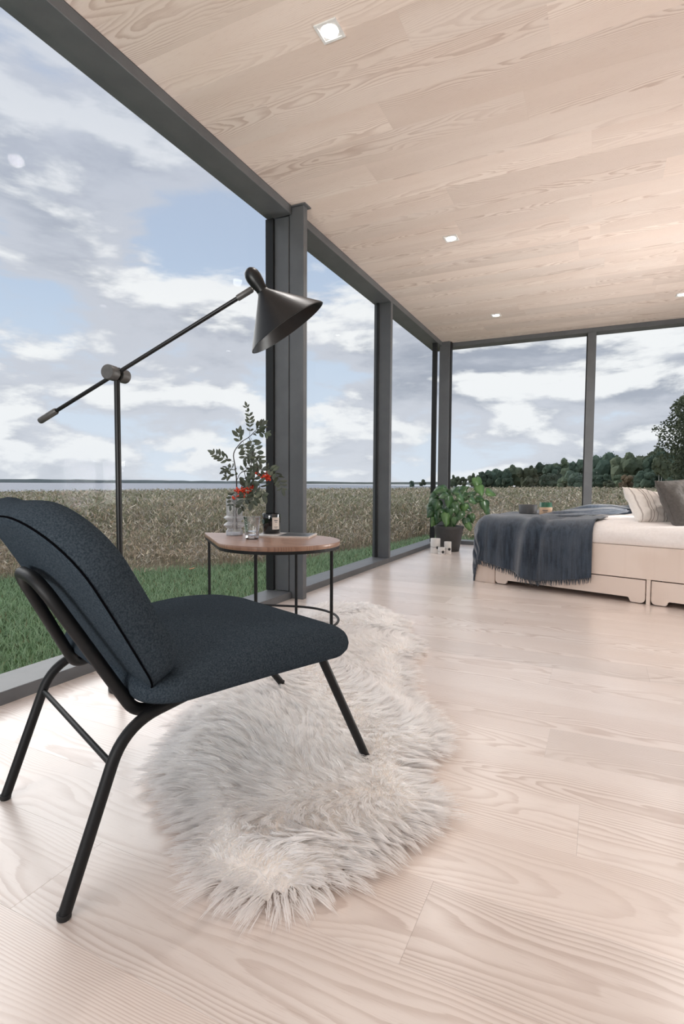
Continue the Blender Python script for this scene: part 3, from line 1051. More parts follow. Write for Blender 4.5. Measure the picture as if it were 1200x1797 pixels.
    MB().box(0.02, 0.11, 0.155, 0.22, 0.305, 0.345, 0.012).build('back_bracket', BLACK_TUBE, e)


chair()


# ------------------------------------------------------------------ floor lamp
def lamp():
    bx, by = -1.6, 1.438
    e = empty('floor_lamp', (bx, by, 0))
    tag(e, 'black floor lamp with a long tilted arm and cone shade', 'lamp')
    L = lambda p: Vector(p) - Vector((bx, by, 0))
    MB().lathe([(0.046, 0.0), (0.048, 0.003), (0.048, 0.016), (0.044, 0.02), (0.014, 0.02), (0.013, 0.035)], 32).build('base', LAMP_BLACK, e, smooth=True)
    MB().tube([(0, 0, 0.018), (0, 0, 1.150)], 0.0105, 16).build('pole', LAMP_BLACK, e, smooth=True)
    A, B, J = L((-1.938, 1.377, 1.013)), L((-1.066, 1.527, 1.426)), L((-1.6, 1.436, 1.166))
    ad = (B - A).normalized()
    hor = Vector((ad.y, -ad.x, 0)).normalized()                 # towards the viewer
    J2 = A + ad * (J - A).dot(ad)
    off = hor * 0.014
    arm = MB().tube([A + ad * 0.06, B - ad * 0.05], 0.0075, 14)
    arm = arm.build('arm', LAMP_BLACK, e, smooth=True)
    MB().tube([A - ad * 0.005, A, A + ad * 0.078, A + ad * 0.083], [0.011, 0.0125, 0.0125, 0.010], 16).build('counterweight', LAMP_GREY, arm, smooth=True)
    MB().tube([B - ad * 0.062, B - ad * 0.06, B - ad * 0.004, B], [0.008, 0.0105, 0.0105, 0.008], 16).build('arm_sleeve', LAMP_GREY, arm, smooth=True)
    c = J2
    MB().tube([c - hor * 0.055, c - hor * 0.053, c - hor * 0.012], [0.024, 0.026, 0.026], 24).build('joint_knob', LAMP_GREY, e, smooth=True)
    MB().tube([c + hor * 0.008, c + hor * 0.043, c + hor * 0.046], [0.027, 0.027, 0.025], 24).build('joint_knob', LAMP_GREY, e, smooth=True)
    MB().tube([c - hor * 0.055, c + hor * 0.02], 0.015, 16).build('joint_axle', LAMP_BLACK, e, smooth=True)
    # shade
    N = L((-1.006, 1.498, 1.401))
    d = Vector((0.46, 0.365, -0.82)).normalized()
    M = Matrix.Translation(N) @ d.to_track_quat('Z', 'Y').to_matrix().to_4x4()
    cone = [(0.019, 0.0), (0.022, 0.006), (0.140, 0.135), (0.1415, 0.139), (0.1385, 0.139), (0.019, 0.009)]
    sh = MB().lathe(cone, 56, M).build('shade', LAMP_BLACK, e, smooth=True)
    cap = [(0.0, -0.083), (0.010, -0.081), (0.019, -0.074), (0.0245, -0.062), (0.0255, -0.048), (0.0235, -0.03), (0.0195, -0.012), (0.0185, 0.004)]
    MB().lathe(cap, 28, M).build('shade_cap', LAMP_BLACK, sh, smooth=True)
    MB().lathe([(0.0, 0.015), (0.014, 0.018), (0.016, 0.04), (0.027, 0.065), (0.028, 0.08), (0.018, 0.095), (0.0, 0.1)], 20, M).build('bulb', plain('unlit opal bulb', (0.75, 0.73, 0.7), None, 20, 0.3), sh, smooth=True)
    MB().tube([B - ad * 0.004, B + ad * 0.012, N + d * -0.03], [0.006, 0.0055, 0.006], 10).build('swivel', CHROME, e, smooth=True)


lamp()


# ------------------------------------------------------------------ side table and what stands on it
def teardrop(apex, c, r, n=40, inset=0.0):
    """outline of a drop: tangents from the apex to a circle"""
    ax, ay = apex
    dx, dy = c[0] - ax, c[1] - ay
    D = math.hypot(dx, dy)
    b = math.atan2(dy, dx)
    al = math.acos(r / D)
    a0, a1 = b + PI - al, b - PI + al          # tangent points seen from the centre
    pts = []
    k = 0.06
    for i in range(n + 1):
        a = a0 + (a1 - a0 + 0.0) * (-1 if False else 1) * i / n
        pts.append((c[0] + (r - inset) * math.cos(a), c[1] + (r - inset) * math.sin(a)))
    tip = (ax + inset * 2.2 * dx / D, ay + inset * 2.2 * dy / D)
    p_last, p_first = pts[-1], pts[0]
    for i in range(1, 9):
        t = i / 9 * 0.97
        pts.append((p_last[0] + (tip[0] - p_last[0]) * t, p_last[1] + (tip[1] - p_last[1]) * t))
    pts.append((tip[0] + 0.004, tip[1] + 0.0))
    for i in range(8, 0, -1):
        t = i / 9 * 0.97
        pts.append((p_first[0] + (tip[0] - p_first[0]) * t, p_first[1] + (tip[1] - p_first[1]) * t))
    return pts


TZ = 0.508
TC = (-1.369, 2.174)


def side_table():
    e = empty('side_table', (TC[0], TC[1], 0))
    tag(e, 'drop-shaped walnut side table on thin black legs', 'table')
    apex = (-1.936 - TC[0], 2.310 - TC[1])
    rad = 0.2895
    out = teardrop(apex, (0, 0), rad)
    top = MB()
    top.rings([[(x * k, y * k, z) for x, y in out] for k, z in ((0.994, TZ - 0.020), (1.0, TZ - 0.017), (1.0, TZ - 0.003), (0.994, TZ))])
    top.build('table_top', WALNUT, e, smooth=True, fixn=True)
    rim = MB().rings([[(x, y, z) for x, y in teardrop(apex, (0, 0), rad, inset=i)] for i, z in ((0.006, TZ - 0.034), (0.003, TZ - 0.034), (0.003, TZ - 0.0205), (0.012, TZ - 0.0205), (0.012, TZ - 0.034), (0.006, TZ - 0.034))], False, False)
    rim.build('apron', BLACK_TUBE, e, fixn=True)
    inn = teardrop(apex, (0, 0), rad, inset=0.014)
    for (x, y) in ((-1.893 - TC[0], 2.301 - TC[1]), (-1.318 - TC[0], 1.905 - TC[1]), (-1.432 - TC[0], 2.440 - TC[1]), (-1.094 - TC[0], 2.182 - TC[1])):
        MB().tube([(x, y, 0.0), (x, y, TZ - 0.02)], 0.0075, 12).build('leg', BLACK_TUBE, e, smooth=True)
    ring = [Vector((x, y, 0.125)) for x, y in teardrop(apex, (0, 0), rad, inset=0.006)]
    MB().tube(ring, 0.006, 10, closed=True).build('lower_ring', BLACK_TUBE, e, smooth=True)


side_table()

m, k = new_mat('frosted grey glass')
lw = k.n('ShaderNodeLayerWeight', {'Blend': 0.3}).outputs['Facing']
tr = k.n('ShaderNodeBsdfTransparent', {'Color': (0.93, 0.94, 0.96, 1)})
pb = k.n('ShaderNodeBsdfPrincipled', {'Base Color': (0.62, 0.64, 0.67, 1), 'Roughness': 0.12, 'Specular IOR Level': 0.6})
mx = k.n('ShaderNodeMixShader', {0: k.math('MULTIPLY_ADD', lw, 0.45, 0.26), 1: tr.outputs[0], 2: pb.outputs[0]})
k.n('ShaderNodeOutputMaterial', {0: mx.outputs[0]})
SMOKE = m
CLEAR = vessel_mat('clear ribbed glass', (0.66, 0.68, 0.70), 1.5)
vase = empty('glass_vase', (-1.700, 2.268, TZ))
tag(vase, 'grey glass vase of stacked discs holding the rowan branch', 'vase')
vp = [(0.0, 0.006), (0.040, 0.006), (0.043, 0.0), (0.044, 0.022), (0.038, 0.03), (0.036, 0.036), (0.045, 0.042), (0.0535, 0.05), (0.055, 0.054), (0.050, 0.060), (0.034, 0.070), (0.034, 0.074), (0.047, 0.082), (0.055, 0.088), (0.055, 0.092), (0.045, 0.099), (0.041, 0.102), (0.042, 0.125), (0.042, 0.185), (0.040, 0.194), (0.031, 0.204), (0.027, 0.208), (0.026, 0.214), (0.0235, 0.214), (0.0235, 0.206)]
MB().lathe(vp[2:], 48).build('body', SMOKE, vase, smooth=True)
MB().lathe([(0.0, 0.004), (0.041, 0.004), (0.0415, 0.014), (0.0, 0.016)], 40).build('thick_base', SMOKE, vase, smooth=True)

gl = empty('water_glass', (-1.505, 2.145, TZ))
tag(gl, 'clear ribbed tumbler with a little water', 'glass')
MB().lathe([(0.026, 0.0), (0.031, 0.004), (0.033, 0.018), (0.038, 0.095), (0.0405, 0.108), (0.0385, 0.108), (0.0355, 0.093), (0.030, 0.02), (0.0, 0.012)], 96, None, 24, 0.02).build('body', CLEAR, gl, smooth=True)
MB().lathe([(0.0305, 0.020), (0.0315, 0.038), (0.0, 0.038)], 40).build('water', CLEAR, gl, smooth=True)

BLACK_GLASS = plain('glossy black glass', (0.006, 0.006, 0.007), None, 30, 0.06, coat=0.6)
WAX = plain('ivory wax', (0.70, 0.65, 0.56), None, 30, 0.5)
PAPER = plain('cream paper', (0.74, 0.66, 0.60), (0.68, 0.60, 0.54), 50, 0.8)
DARKPRINT = plain('dark grey magazine print', (0.045, 0.048, 0.052), (0.07, 0.07, 0.075), 14, 0.35)
cj = empty('candle_jar', (-1.535, 2.362, TZ + 0.0105), R(0))
tag(cj, 'black glass candle jar with a cream paper label', 'candle')
MB().lathe([(0.043, 0.0), (0.046, 0.004), (0.047, 0.098), (0.046, 0.102), (0.0425, 0.102), (0.0425, 0.075), (0.0, 0.075)], 48).build('jar', BLACK_GLASS, cj, smooth=True)
MB().lathe([(0.042, 0.0752), (0.042, 0.082), (0.0, 0.082)], 32).build('wax', WAX, cj, smooth=True)
MB().tube([(0, 0, 0.08), (0.002, 0, 0.094)], 0.0014, 6).build('wick', GASKET, cj)
lab = []
for i in range(15):
    a = R(-52 + 50 * i / 14)
    lab.append((0.0476 * math.cos(a), 0.0476 * math.sin(a)))
lb = MB()
lb.add([(x, y, 0.022) for x, y in lab] + [(x, y, 0.084) for x, y in lab], [(i, i + 1, 16 + i, 15 + i) for i in range(14)])
lbo = lb.build('label', PAPER, cj, smooth='all')
for z0, z1, a0, a1 in ((0.066, 0.070, -40, -14), (0.058, 0.0605, -36, -18), (0.034, 0.036, -42, -12), (0.029, 0.031, -38, -16)):
    prt = MB()
    pts = [(0.0479 * math.cos(R(a0 + (a1 - a0) * i / 6)), 0.0479 * math.sin(R(a0 + (a1 - a0) * i / 6))) for i in range(7)]
    prt.add([(x, y, z0) for x, y in pts] + [(x, y, z1) for x, y in pts], [(i, i + 1, 8 + i, 7 + i) for i in range(6)])
    prt.build('label_print', DARKPRINT, lbo)
# round seal on the jar's left shoulder
MB().lathe([(0.012, 0.0), (0.013, 0.0006), (0.0115, 0.0012), (0.0095, 0.0006)], 20, Matrix.Translation((0.047 * math.cos(R(-118)), 0.047 * math.sin(R(-118)), 0.062)) @ Vector((math.cos(R(-118)), math.sin(R(-118)), 0)).to_track_quat('Z', 'Y').to_matrix().to_4x4()).build('seal', plain('dull green seal', (0.06, 0.10, 0.09), None, 20, 0.4), cj)

mg = empty('magazine', (-1.437, 2.345, TZ), R(16))
tag(mg, 'thin dark-covered magazine lying under the candle jar', 'magazine')
MB().box(-0.14, 0.14, -0.09, 0.09, 0.0, 0.008, 0.0008).build('pages', PAPER, mg)
MB().box(-0.141, 0.141, -0.091, 0.091, 0.0081, 0.0098).build('cover', plain('grey-white magazine cover', (0.62, 0.60, 0.59), (0.55, 0.53, 0.52), 12, 0.35), mg)
MB().box(-0.015, 0.134, -0.083, 0.084, 0.0099, 0.0103).build('cover_picture', DARKPRINT, mg)


# ------------------------------------------------------------------ rowan branch
def rowan():
    rr = random.Random(4)
    e = empty('rowan_branch', (-1.700, 2.268, TZ + 0.012))
    tag(e, 'rowan branch with dark leaves and red berry clusters', 'branch')
    TW = plain('dark rowan twig', (0.05, 0.042, 0.038), (0.03, 0.026, 0.024), 60, 0.7)
    LF = plain('dull dark green rowan leaf', (0.075, 0.095, 0.06), (0.045, 0.055, 0.042), 18, 0.5)
    BY = plain('red rowan berry', (0.62, 0.045, 0.012), (0.42, 0.03, 0.01), 60, 0.28)
    rv = Vector((0.902, 0.432, 0))
    fv = Vector((-0.431, 0.901, 0))

    def P(px_, py_, dep=0.0):
        s = (2.776 + dep) / 945.6
        return rv * ((px_ - 413) * s) + Vector((0, 0, 0.260 - (py_ - 848) * s)) + fv * dep
    main = [(417, 930, 0), (416, 905, 0), (417, 880, 0), (417, 845, 0), (414, 820, 0.01), (411, 797, 0.02), (424, 778, 0.02), (438, 769, 0.01), (450, 758, 0.0)]
    MB().tube(bez([P(*q) for q in main], 5), [0.0042 - 0.0025 * i / 40 for i in range(41)], 8).build('stem', TW, e, smooth=True)
    for q in ([(409, 928, 0.01), (411, 900, 0.01), (413, 880, 0)], [(417, 845, 0), (425, 833, -0.03), (434, 828, -0.05), (446, 822, -0.07)], [(446, 822, -0.07), (462, 822, -0.08), (475, 834, -0.09)], [(434, 828, -0.05), (440, 850, -0.06), (450, 858, -0.06)], [(417, 870, 0), (428, 862, -0.03), (434, 863, -0.04)], [(438, 769, 0.01), (446, 785, -0.01), (447, 800, -0.03), (446, 822, -0.06)]):
        MB().tube(bez([P(*p) for p in q], 4), 0.0018, 6).build('twig', TW, e, smooth=True)

    def leaf(path, n, L, spread=1.0, out=0.4):
        """compound leaf: leaflets in pairs along a curved stalk"""
        pts = bez([P(*q) for q in path], 6)
        mb = MB().tube(pts, 0.0009, 5)
        def leaflet(p, d, up, ln):
            d = d.normalized()
            w = d.cross(up)
            if w.length < 1e-4:
                w = d.cross(Vector((1, 0, 0)))
            w = w.normalized()
            nn = w.cross(d).normalized()
            ln = ln * 1.22
            wd = ln * 0.235
            vs = [p]
            for t, ww, bend in ((0.22, 0.75, 0.02), (0.5, 1.0, 0.05), (0.8, 0.62, 0.03)):
                c = p + d * ln * t - nn * ln * bend
                vs += [c - w * wd * ww - nn * 0.003, c + nn * 0.0015, c + w * wd * ww - nn * 0.003]
            vs.append(p + d * ln - nn * ln * 0.03)
            fs = [(0, 1, 2), (0, 2, 3), (1, 4, 5, 2), (2, 5, 6, 3), (4, 7, 8, 5), (5, 8, 9, 6), (7, 10, 8), (8, 10, 9)]
            mb.add(vs, fs)
        for i in range(n):
            t = 0.18 + 0.8 * i / (n - 1)
            k_ = min(len(pts) - 2, int(t * (len(pts) - 1)))
            p = pts[k_].lerp(pts[k_ + 1], t * (len(pts) - 1) - k_)
            d = (pts[k_ + 1] - pts[k_]).normalized()
            nrm = (fv * -1 + Vector((rr.gauss(0, 0.5), rr.gauss(0, 0.5), rr.gauss(0, 0.5)))).normalized()
            sd = d.cross(nrm).normalized()
            ln = L * (0.75 + 0.35 * math.sin(PI * t)) * rr.uniform(0.85, 1.1)
            for s in (-1, 1):
                dd = d * out + sd * s * spread + nrm * rr.uniform(-0.3, 0.5)
                leaflet(p, dd, nrm, ln)
        leaflet(pts[-1], (pts[-1] - pts[-2]), fv * -1, L)
        mb.build('leaf', LF, e, smooth='all')
    leaf([(440, 768, 0), (441, 750, 0), (440, 735, 0), (435, 716, 0)], 7, 0.024, 0.8, 0.6)
    leaf([(450, 758, 0), (457, 752, -0.02), (462, 748, -0.02)], 4, 0.036, 0.6, 0.8)
    leaf([(446, 763, 0), (458, 760, -0.03), (470, 762, -0.05)], 5, 0.036, 0.7, 0.7)
    leaf([(441, 769, 0.01), (449, 782, -0.02), (455, 800, -0.03), (456, 816, -0.04)], 7, 0.040, 1.0, 0.3)
    leaf([(424, 778, 0.02), (421, 770, 0.0), (422, 762, 0.0)], 3, 0.034, 0.7, 0.8)
    leaf([(427, 776, 0.02), (431, 790, 0.03), (430, 803, 0.03)], 5, 0.034, 1.0, 0.4)
    leaf([(413, 812, 0.01), (402, 808, -0.01), (390, 802, -0.02), (379, 797, -0.02)], 6, 0.031, 0.9, 0.7)
    leaf([(415, 828, 0), (408, 824, 0.02), (400, 822, 0.04), (394, 826, 0.04)], 5, 0.030, 0.9, 0.5)
    leaf([(417, 835, 0), (411, 834, -0.03), (403, 838, -0.04)], 3, 0.028, 0.9, 0.6)
    leaf([(425, 833, -0.03), (434, 822, -0.02), (446, 814, 0.0), (456, 812, 0.02)], 6, 0.038, 1.0, 0.4)
    leaf([(434, 828, -0.05), (444, 832, -0.05), (455, 830, -0.07), (466, 826, -0.08)], 6, 0.040, 1.0, 0.3)
    leaf([(430, 840, -0.04), (442, 842, -0.08), (452, 846, -0.1)], 5, 0.042, 1.0, 0.4)
    leaf([(446, 838, -0.06), (458, 846, -0.09), (466, 858, -0.1), (470, 868, -0.1)], 5, 0.044, 0.9, 0.5)
    leaf([(470, 826, -0.08), (480, 824, -0.09), (491, 830, -0.1), (500, 845, -0.1), (504, 858, -0.1)], 8, 0.034, 1.0, 0.35)
    leaf([(448, 856, -0.06), (452, 868, -0.07), (450, 880, -0.08)], 4, 0.046, 0.9, 0.5)
    leaf([(440, 862, -0.05), (436, 876, -0.07), (431, 890, -0.08)], 5, 0.038, 0.9, 0.5)
    leaf([(418, 862, 0), (412, 872, -0.03), (410, 886, -0.04)], 5, 0.030, 0.9, 0.5)
    leaf([(426, 850, -0.02), (432, 858, -0.05), (440, 850, -0.08)], 4, 0.036, 0.9, 0.5)
    for (cx, cy, dep, n, sx, sy) in ((475, 838, -0.09, 26, 8, 6), (430, 864, -0.06, 26, 10, 5), (447, 857, -0.07, 26, 11, 5), (458, 833, -0.06, 6, 4, 3), (420, 861, -0.03, 8, 4, 3), (415, 874, -0.03, 6, 4, 4)):
        mb = MB()
        for _ in range(n):
            c = P(cx + rr.gauss(0, sx * 0.55), cy + rr.gauss(0, sy * 0.55), dep + rr.uniform(-0.018, 0.018))
            bm = bmesh.new()
            bmesh.ops.create_icosphere(bm, subdivisions=2, radius=0.0058 * rr.uniform(0.85, 1.1))
            bm.verts.index_update()
            mb.add([tuple(v.co + c) for v in bm.verts], [tuple(v.index for v in f.verts) for f in bm.faces])
            bm.free()
        mb.build('berry_cluster', BY, e, smooth='all')


rowan()


# ------------------------------------------------------------------ sheepskin
SKIN = [(-1.03, 1.03), (-1.10, 1.165), (-1.19, 1.33), (-1.21, 1.45), (-1.20, 1.62), (-1.28, 1.80), (-1.36, 2.0), (-1.42, 2.25), (-1.50, 2.5), (-1.56, 2.72), (-1.52, 2.90), (-1.40, 3.0), (-1.28, 3.05), (-1.16, 2.99), (-1.06, 2.90), (-0.94, 2.76), (-0.90, 2.60), (-0.78, 2.46), (-0.72, 2.34), (-0.74, 2.18), (-0.65, 2.02), (-0.62, 1.86), (-0.50, 1.72), (-0.42, 1.60), (-0.385, 1.50), (-0.42, 1.40), (-0.40, 1.32), (-0.325, 1.24), (-0.325, 1.13), (-0.385, 1.02), (-0.43, 0.90), (-0.50, 0.80), (-0.59, 0.775), (-0.70, 0.80), (-0.80, 0.89), (-0.90, 0.95)]


def sheepskin():
    e = empty('sheepskin_rug', (-0.8, 1.7, 0))
    tag(e, 'long white double sheepskin rug under the chair and table', 'rug')
    poly = np.array([(p.x, p.y) for p in bez([(x, y, 0) for x, y in SKIN] + [(*SKIN[0], 0)], 6)][:-1]) - np.array([-0.8, 1.7])
    A = poly
    B = np.roll(poly, -1, 0)

    def dist_inside(P):
        d = np.full(len(P), 9.0)
        near = np.zeros((len(P), 2))
        ins = np.zeros(len(P), bool)
        for a, b in zip(A, B):
            ab = b - a
            t = np.clip(((P - a) @ ab) / max(ab @ ab, 1e-12), 0, 1)
            q = a + t[:, None] * ab
            dd = np.linalg.norm(P - q, axis=1)
            m_ = dd < d
            d[m_] = dd[m_]
            near[m_] = q[m_]
            c = ((a[1] > P[:, 1]) != (b[1] > P[:, 1]))
            with np.errstate(divide='ignore', invalid='ignore'):
                xc = (b[0] - a[0]) * (P[:, 1] - a[1]) / (b[1] - a[1]) + a[0]
            ins ^= c & (P[:, 0] < xc)
        return d, near, ins
    g = np.random.default_rng(9)

    def height(P, d):
        lumps = 0.5 + 0.5 * np.sin(P[:, 0] * 17 + 2 * np.sin(P[:, 1] * 9)) * np.sin(P[:, 1] * 14 + 1.5 * np.sin(P[:, 0] * 11))
        return 0.004 + 0.034 * np.clip(d / 0.09, 0, 1) ** 0.6 + 0.014 * lumps * np.clip(d / 0.1, 0, 1)
    # hide
    step = 0.022
    gx_ = np.arange(A[:, 0].min(), A[:, 0].max() + step, step)
    gy_ = np.arange(A[:, 1].min(), A[:, 1].max() + step, step)
    X, Y = np.meshgrid(gx_, gy_, indexing='ij')
    P = np.stack([X.ravel(), Y.ravel()], 1)
    d, near, ins = dist_inside(P)
    P2 = np.where(ins[:, None], P, np.where((d < step * 1.2)[:, None], near, P))
    Z = np.where(ins, height(P2, d), 0.002)
    keep = ins & (d > 0.003)
    nX, nY = X.shape
    idx = np.arange(nX * nY).reshape(nX, nY)
    Q = np.stack([idx[:-1, :-1], idx[1:, :-1], idx[1:, 1:], idx[:-1, 1:]], -1).reshape(-1, 4)
    Q = Q[keep[Q].all(1)]
    used = np.unique(Q)
    remap = -np.ones(nX * nY, int)
    remap[used] = np.arange(len(used))
    Vh = np.stack([P2[used, 0], P2[used, 1], Z[used]], 1)
    raw_mesh('hide', Vh, remap[Q], None, plain('cream sheep hide', (0.94, 0.91, 0.88), (0.90, 0.85, 0.80), 14, 0.95, spec=0.1), None, e, smooth=True)
    # wool
    M_ = 330000
    P = np.stack([g.uniform(A[:, 0].min(), A[:, 0].max(), M_), g.uniform(A[:, 1].min(), A[:, 1].max(), M_)], 1)
    d, near, ins = dist_inside(P)
    ins &= (np.arange(M_) < 190000) | (d < 0.05)          # extra strands along the rim
    P, d, near = P[ins], d[ins], near[ins]
    N = len(P)
    edge = np.clip(1 - d / 0.10, 0, 1)[:, None]
    outd = (near - P) / np.maximum(np.linalg.norm(near - P, axis=1), 1e-6)[:, None]
    th = 2.2 * np.sin(P[:, 0] * 5.1 + 1.7 * np.sin(P[:, 1] * 3.3)) + 1.8 * np.sin(P[:, 1] * 4.3 + P[:, 0] * 2.0)
    flow = np.stack([np.cos(th), np.sin(th)], 1)
    hd = flow * (1 - edge) * 0.75 + outd * (0.25 + 0.9 * edge)
    # tufts: tips gather to the nearest tuft centre
    cs = 0.019
    cell = np.floor(P / cs).astype(int)
    best = np.full(N, 9.0)
    cen = np.zeros((N, 2))
    hsh = np.zeros(N)
    for i in (-1, 0, 1):
        for j in (-1, 0, 1):
            c = cell + np.array([i, j])
            h1 = np.modf(np.abs(np.sin(c[:, 0] * 127.1 + c[:, 1] * 311.7) * 43758.5453))[0]
            h2 = np.modf(np.abs(np.sin(c[:, 0] * 269.5 + c[:, 1] * 183.3) * 43758.5453))[0]
            q = (c + np.stack([h1, h2], 1)) * cs
            dd = np.linalg.norm(P - q, axis=1)
            m_ = dd < best
            best[m_] = dd[m_]
            cen[m_] = q[m_]
            hsh[m_] = np.modf(h1 * 7.3 + h2 * 3.1)[0][m_]
    tilt = (hsh[:, None] - 0.5) * 1.6
    hd = hd + np.stack([np.cos(hsh * 40), np.sin(hsh * 40)], 1) * 0.22
    L = (0.042 + 0.022 * hsh + g.uniform(-0.006, 0.006, N)) * (1.0 + 0.12 * edge[:, 0])
    z0 = height(P, d)
    root = np.stack([P[:, 0], P[:, 1], z0], 1)
    lift = (0.36 - 0.20 * edge[:, 0]) * (0.7 + 0.6 * hsh)
    pts = []
    for t in (0.0, 0.4, 0.75, 1.0):
        xy = P + (cen - P) * (0.32 * t) + hd * (L * 0.85 * t ** 1.25)[:, None] + g.normal(0, 0.0012, (N, 2)) * t
        z = z0 + L * lift * (1.55 * t - 0.72 * t * t)
        z = np.maximum(z, 0.0025 + 0.002 * t)
        pts.append(np.stack([xy[:, 0], xy[:, 1], z], 1))
    wa = g.uniform(0, 2 * PI, N)
    wv = np.stack([np.cos(wa), np.sin(wa), g.uniform(-0.3, 0.3, N)], 1)
    lv = []
    for p, w in zip(pts, (0.0011, 0.0011, 0.0007, 0.0)):
        if w > 0:
            lv += [p - wv * w, p + wv * w]
        else:
            lv.append(p)
    Vv = np.stack(lv, 1).reshape(-1, 3)
    b_ = np.arange(N)[:, None] * 7
    q = np.concatenate([np.concatenate([b_ + s, b_ + s + 1, b_ + s + 3, b_ + s + 2], 1) for s in (0, 2)])
    t = np.concatenate([b_ + 4, b_ + 5, b_ + 6], 1)
    shade = (0.96 + 0.04 * g.random(N))[:, None]
    warm = (hsh * 0.5 + g.random(N) * 0.5)[:, None]
    col = (np.array([[0.985, 0.98, 0.98]]) * (1 - warm * 0.3) + np.array([[0.95, 0.92, 0.89]]) * warm * 0.3) * shade
    m, k = new_mat('white wool')
    c = k.n('ShaderNodeVertexColor', layer_name='tint').outputs[0]
    df = k.n('ShaderNodeBsdfDiffuse', {'Color': c})
    tl = k.n('ShaderNodeBsdfTranslucent', {'Color': c})
    mx = k.n('ShaderNodeMixShader', {0: 0.5, 1: df.outputs[0], 2: tl.outputs[0]})
    k.n('ShaderNodeOutputMaterial', {0: mx.outputs[0]})
    w = raw_mesh('wool', Vv, q, t, m, np.repeat(col, 7, 0), e, smooth=True)
    w['kind'] = 'stuff'


sheepskin()

# ------------------------------------------------------------------ bed
BED_ROT = R(-17)
BED = (-0.89, 4.352, 0)
BL, BW = 2.02, 1.62


def bed():
    e = empty('bed_frame', BED, BED_ROT)            # local x along the bed, y away from the viewer
    tag(e, 'birch plywood bed frame with drawers along its side', 'bed')
    MB().box(0.0, BL, 0.0, 0.022, 0.165, 0.378, 0.0015).build('side_panel', BIRCH, e)
    MB().box(0.0, BL, BW - 0.022, BW, 0.165, 0.378, 0.0015).build('side_panel', BIRCH, e)
    MB().box(0.0, 0.022, 0.0225, BW - 0.0225, 0.0, 0.378, 0.0015).build('foot_panel', BIRCH, e)
    MB().box(BL - 0.022, BL, 0.0225, BW - 0.0225, 0.0, 0.378, 0.0015).build('head_panel', BIRCH, e)
    MB().box(0.0, 0.170, 0.002, 0.022, 0.0, 0.1645, 0.0015).build('corner_post', BIRCH, e)
    MB().box(1.233, 1.257, 0.002, 0.022, 0.0, 0.1645, 0.001).build('post', BIRCH, e)
    MB().box(0.02, BL - 0.02, 0.30, BW - 0.05, 0.0, 0.16).build('inner_base', GASKET, e)

    def drawer(x0, x1):
        z1, zc = 0.158, 0.036
        r = 0.028
        pts = [(x0, z1), (x0, 0.006 + r)]
        for i in range(1, 7):
            a = R(180 + 90 * i / 6)
            pts.append((x0 + r + r * math.cos(a), 0.006 + r + r * math.sin(a)))
        xa = x0 + 0.075
        for i in range(0, 6):
            a = R(-90 + 80 * i / 5)
            pts.append((xa + 0.018 * math.cos(a), 0.006 + 0.018 + 0.018 * math.sin(a)))
        pts += [(xa + 0.022, zc - 0.004), (xa + 0.030, zc)]
        xb = x1 - 0.075
        pts += [(xb - 0.030, zc), (xb - 0.022, zc - 0.004)]
        for i in range(0, 6):
            a = R(190 + 80 * i / 5)
            pts.append((xb + 0.018 * math.cos(a), 0.006 + 0.018 + 0.018 * math.sin(a)))
        for i in range(0, 7):
            a = R(270 + 90 * i / 6)
            pts.append((x1 - r + r * math.cos(a), 0.006 + r + r * math.sin(a)))
        pts.append((x1, z1))
        m_ = Matrix(((1, 0, 0, 0), (0, 0, 1, 0), (0, 1, 0, 0), (0, 0, 0, 1)))
        d = MB().prism(pts, 0.002, 0.021, m_).build('drawer', BIRCH, e, fixn=True)
        MB().box(x0 + 0.03, x1 - 0.03, 0.0212, 0.26, 0.045, 0.14).build('drawer_box', BIRCH, d)
    drawer(0.177, 1.227)
    drawer(1.263, BL - 0.02)
    return e


bed()


def soft_box(name, mat, e, x0, x1, y0, y1, z0, z1, rad, nx=64, ny=48, bump=None):
    """rounded slab whose top is a fine grid, sides rounded over"""
    mb = MB()
    cx, cy = (x0 + x1) / 2, (y0 + y1) / 2
    hx, hy = (x1 - x0) / 2, (y1 - y0) / 2

    def rect(ins, n=nx + ny):
        pts = []
        r = max(0.005, 0.10 - ins)
        a, b = hx - ins, hy - ins
        per = []
        for (sx, sy, a0) in ((1, 1, 0), (-1, 1, 90), (-1, -1, 180), (1, -1, 270)):
            for i in range(9):
                t = R(a0 + 90 * i / 8)
                per.append(Vector((sx * (a - r) + r * math.cos(t), sy * (b - r) + r * math.sin(t), 0)))
        per.append(per[0].copy())
        ls = [0]
        for i in range(1, len(per)):
            ls.append(ls[-1] + (per[i] - per[i - 1]).length)
        for j in range(2 * n):
            d = ls[-1] * j / (2 * n)
            i = 1
            while ls[i] < d:
                i += 1
            t = (d - ls[i - 1]) / max(1e-9, ls[i] - ls[i - 1])
            pts.append(per[i - 1].lerp(per[i], t))
        return pts
    rings = []
    H = z1 - z0
    prof = [(0.05, 0.0), (0.012, 0.02), (0.0, 0.12), (-0.006, 0.35), (0.0, 0.55), (0.010, 0.66), (0.026, 0.80), (0.05, 0.91), (0.09, 0.975), (0.16, 1.0), (0.24, 1.0), (0.34, 1.0), (0.45, 1.0), (0.56, 1.0), (0.68, 1.0), (min(hx, hy) - 0.02, 1.0)]
    for ins, hh in prof:
        ring = []
        for p in rect(ins):
            x, y, z = cx + p.x, cy + p.y, z0 + H * hh
            if bump:
                dz, do = bump(x, y, hh)
                z += dz
                y += do
            ring.append((x, y, z))
        rings.append(ring)
    mb.rings(rings)
    return mb.build(name, mat, e, smooth='all', fixn=True)


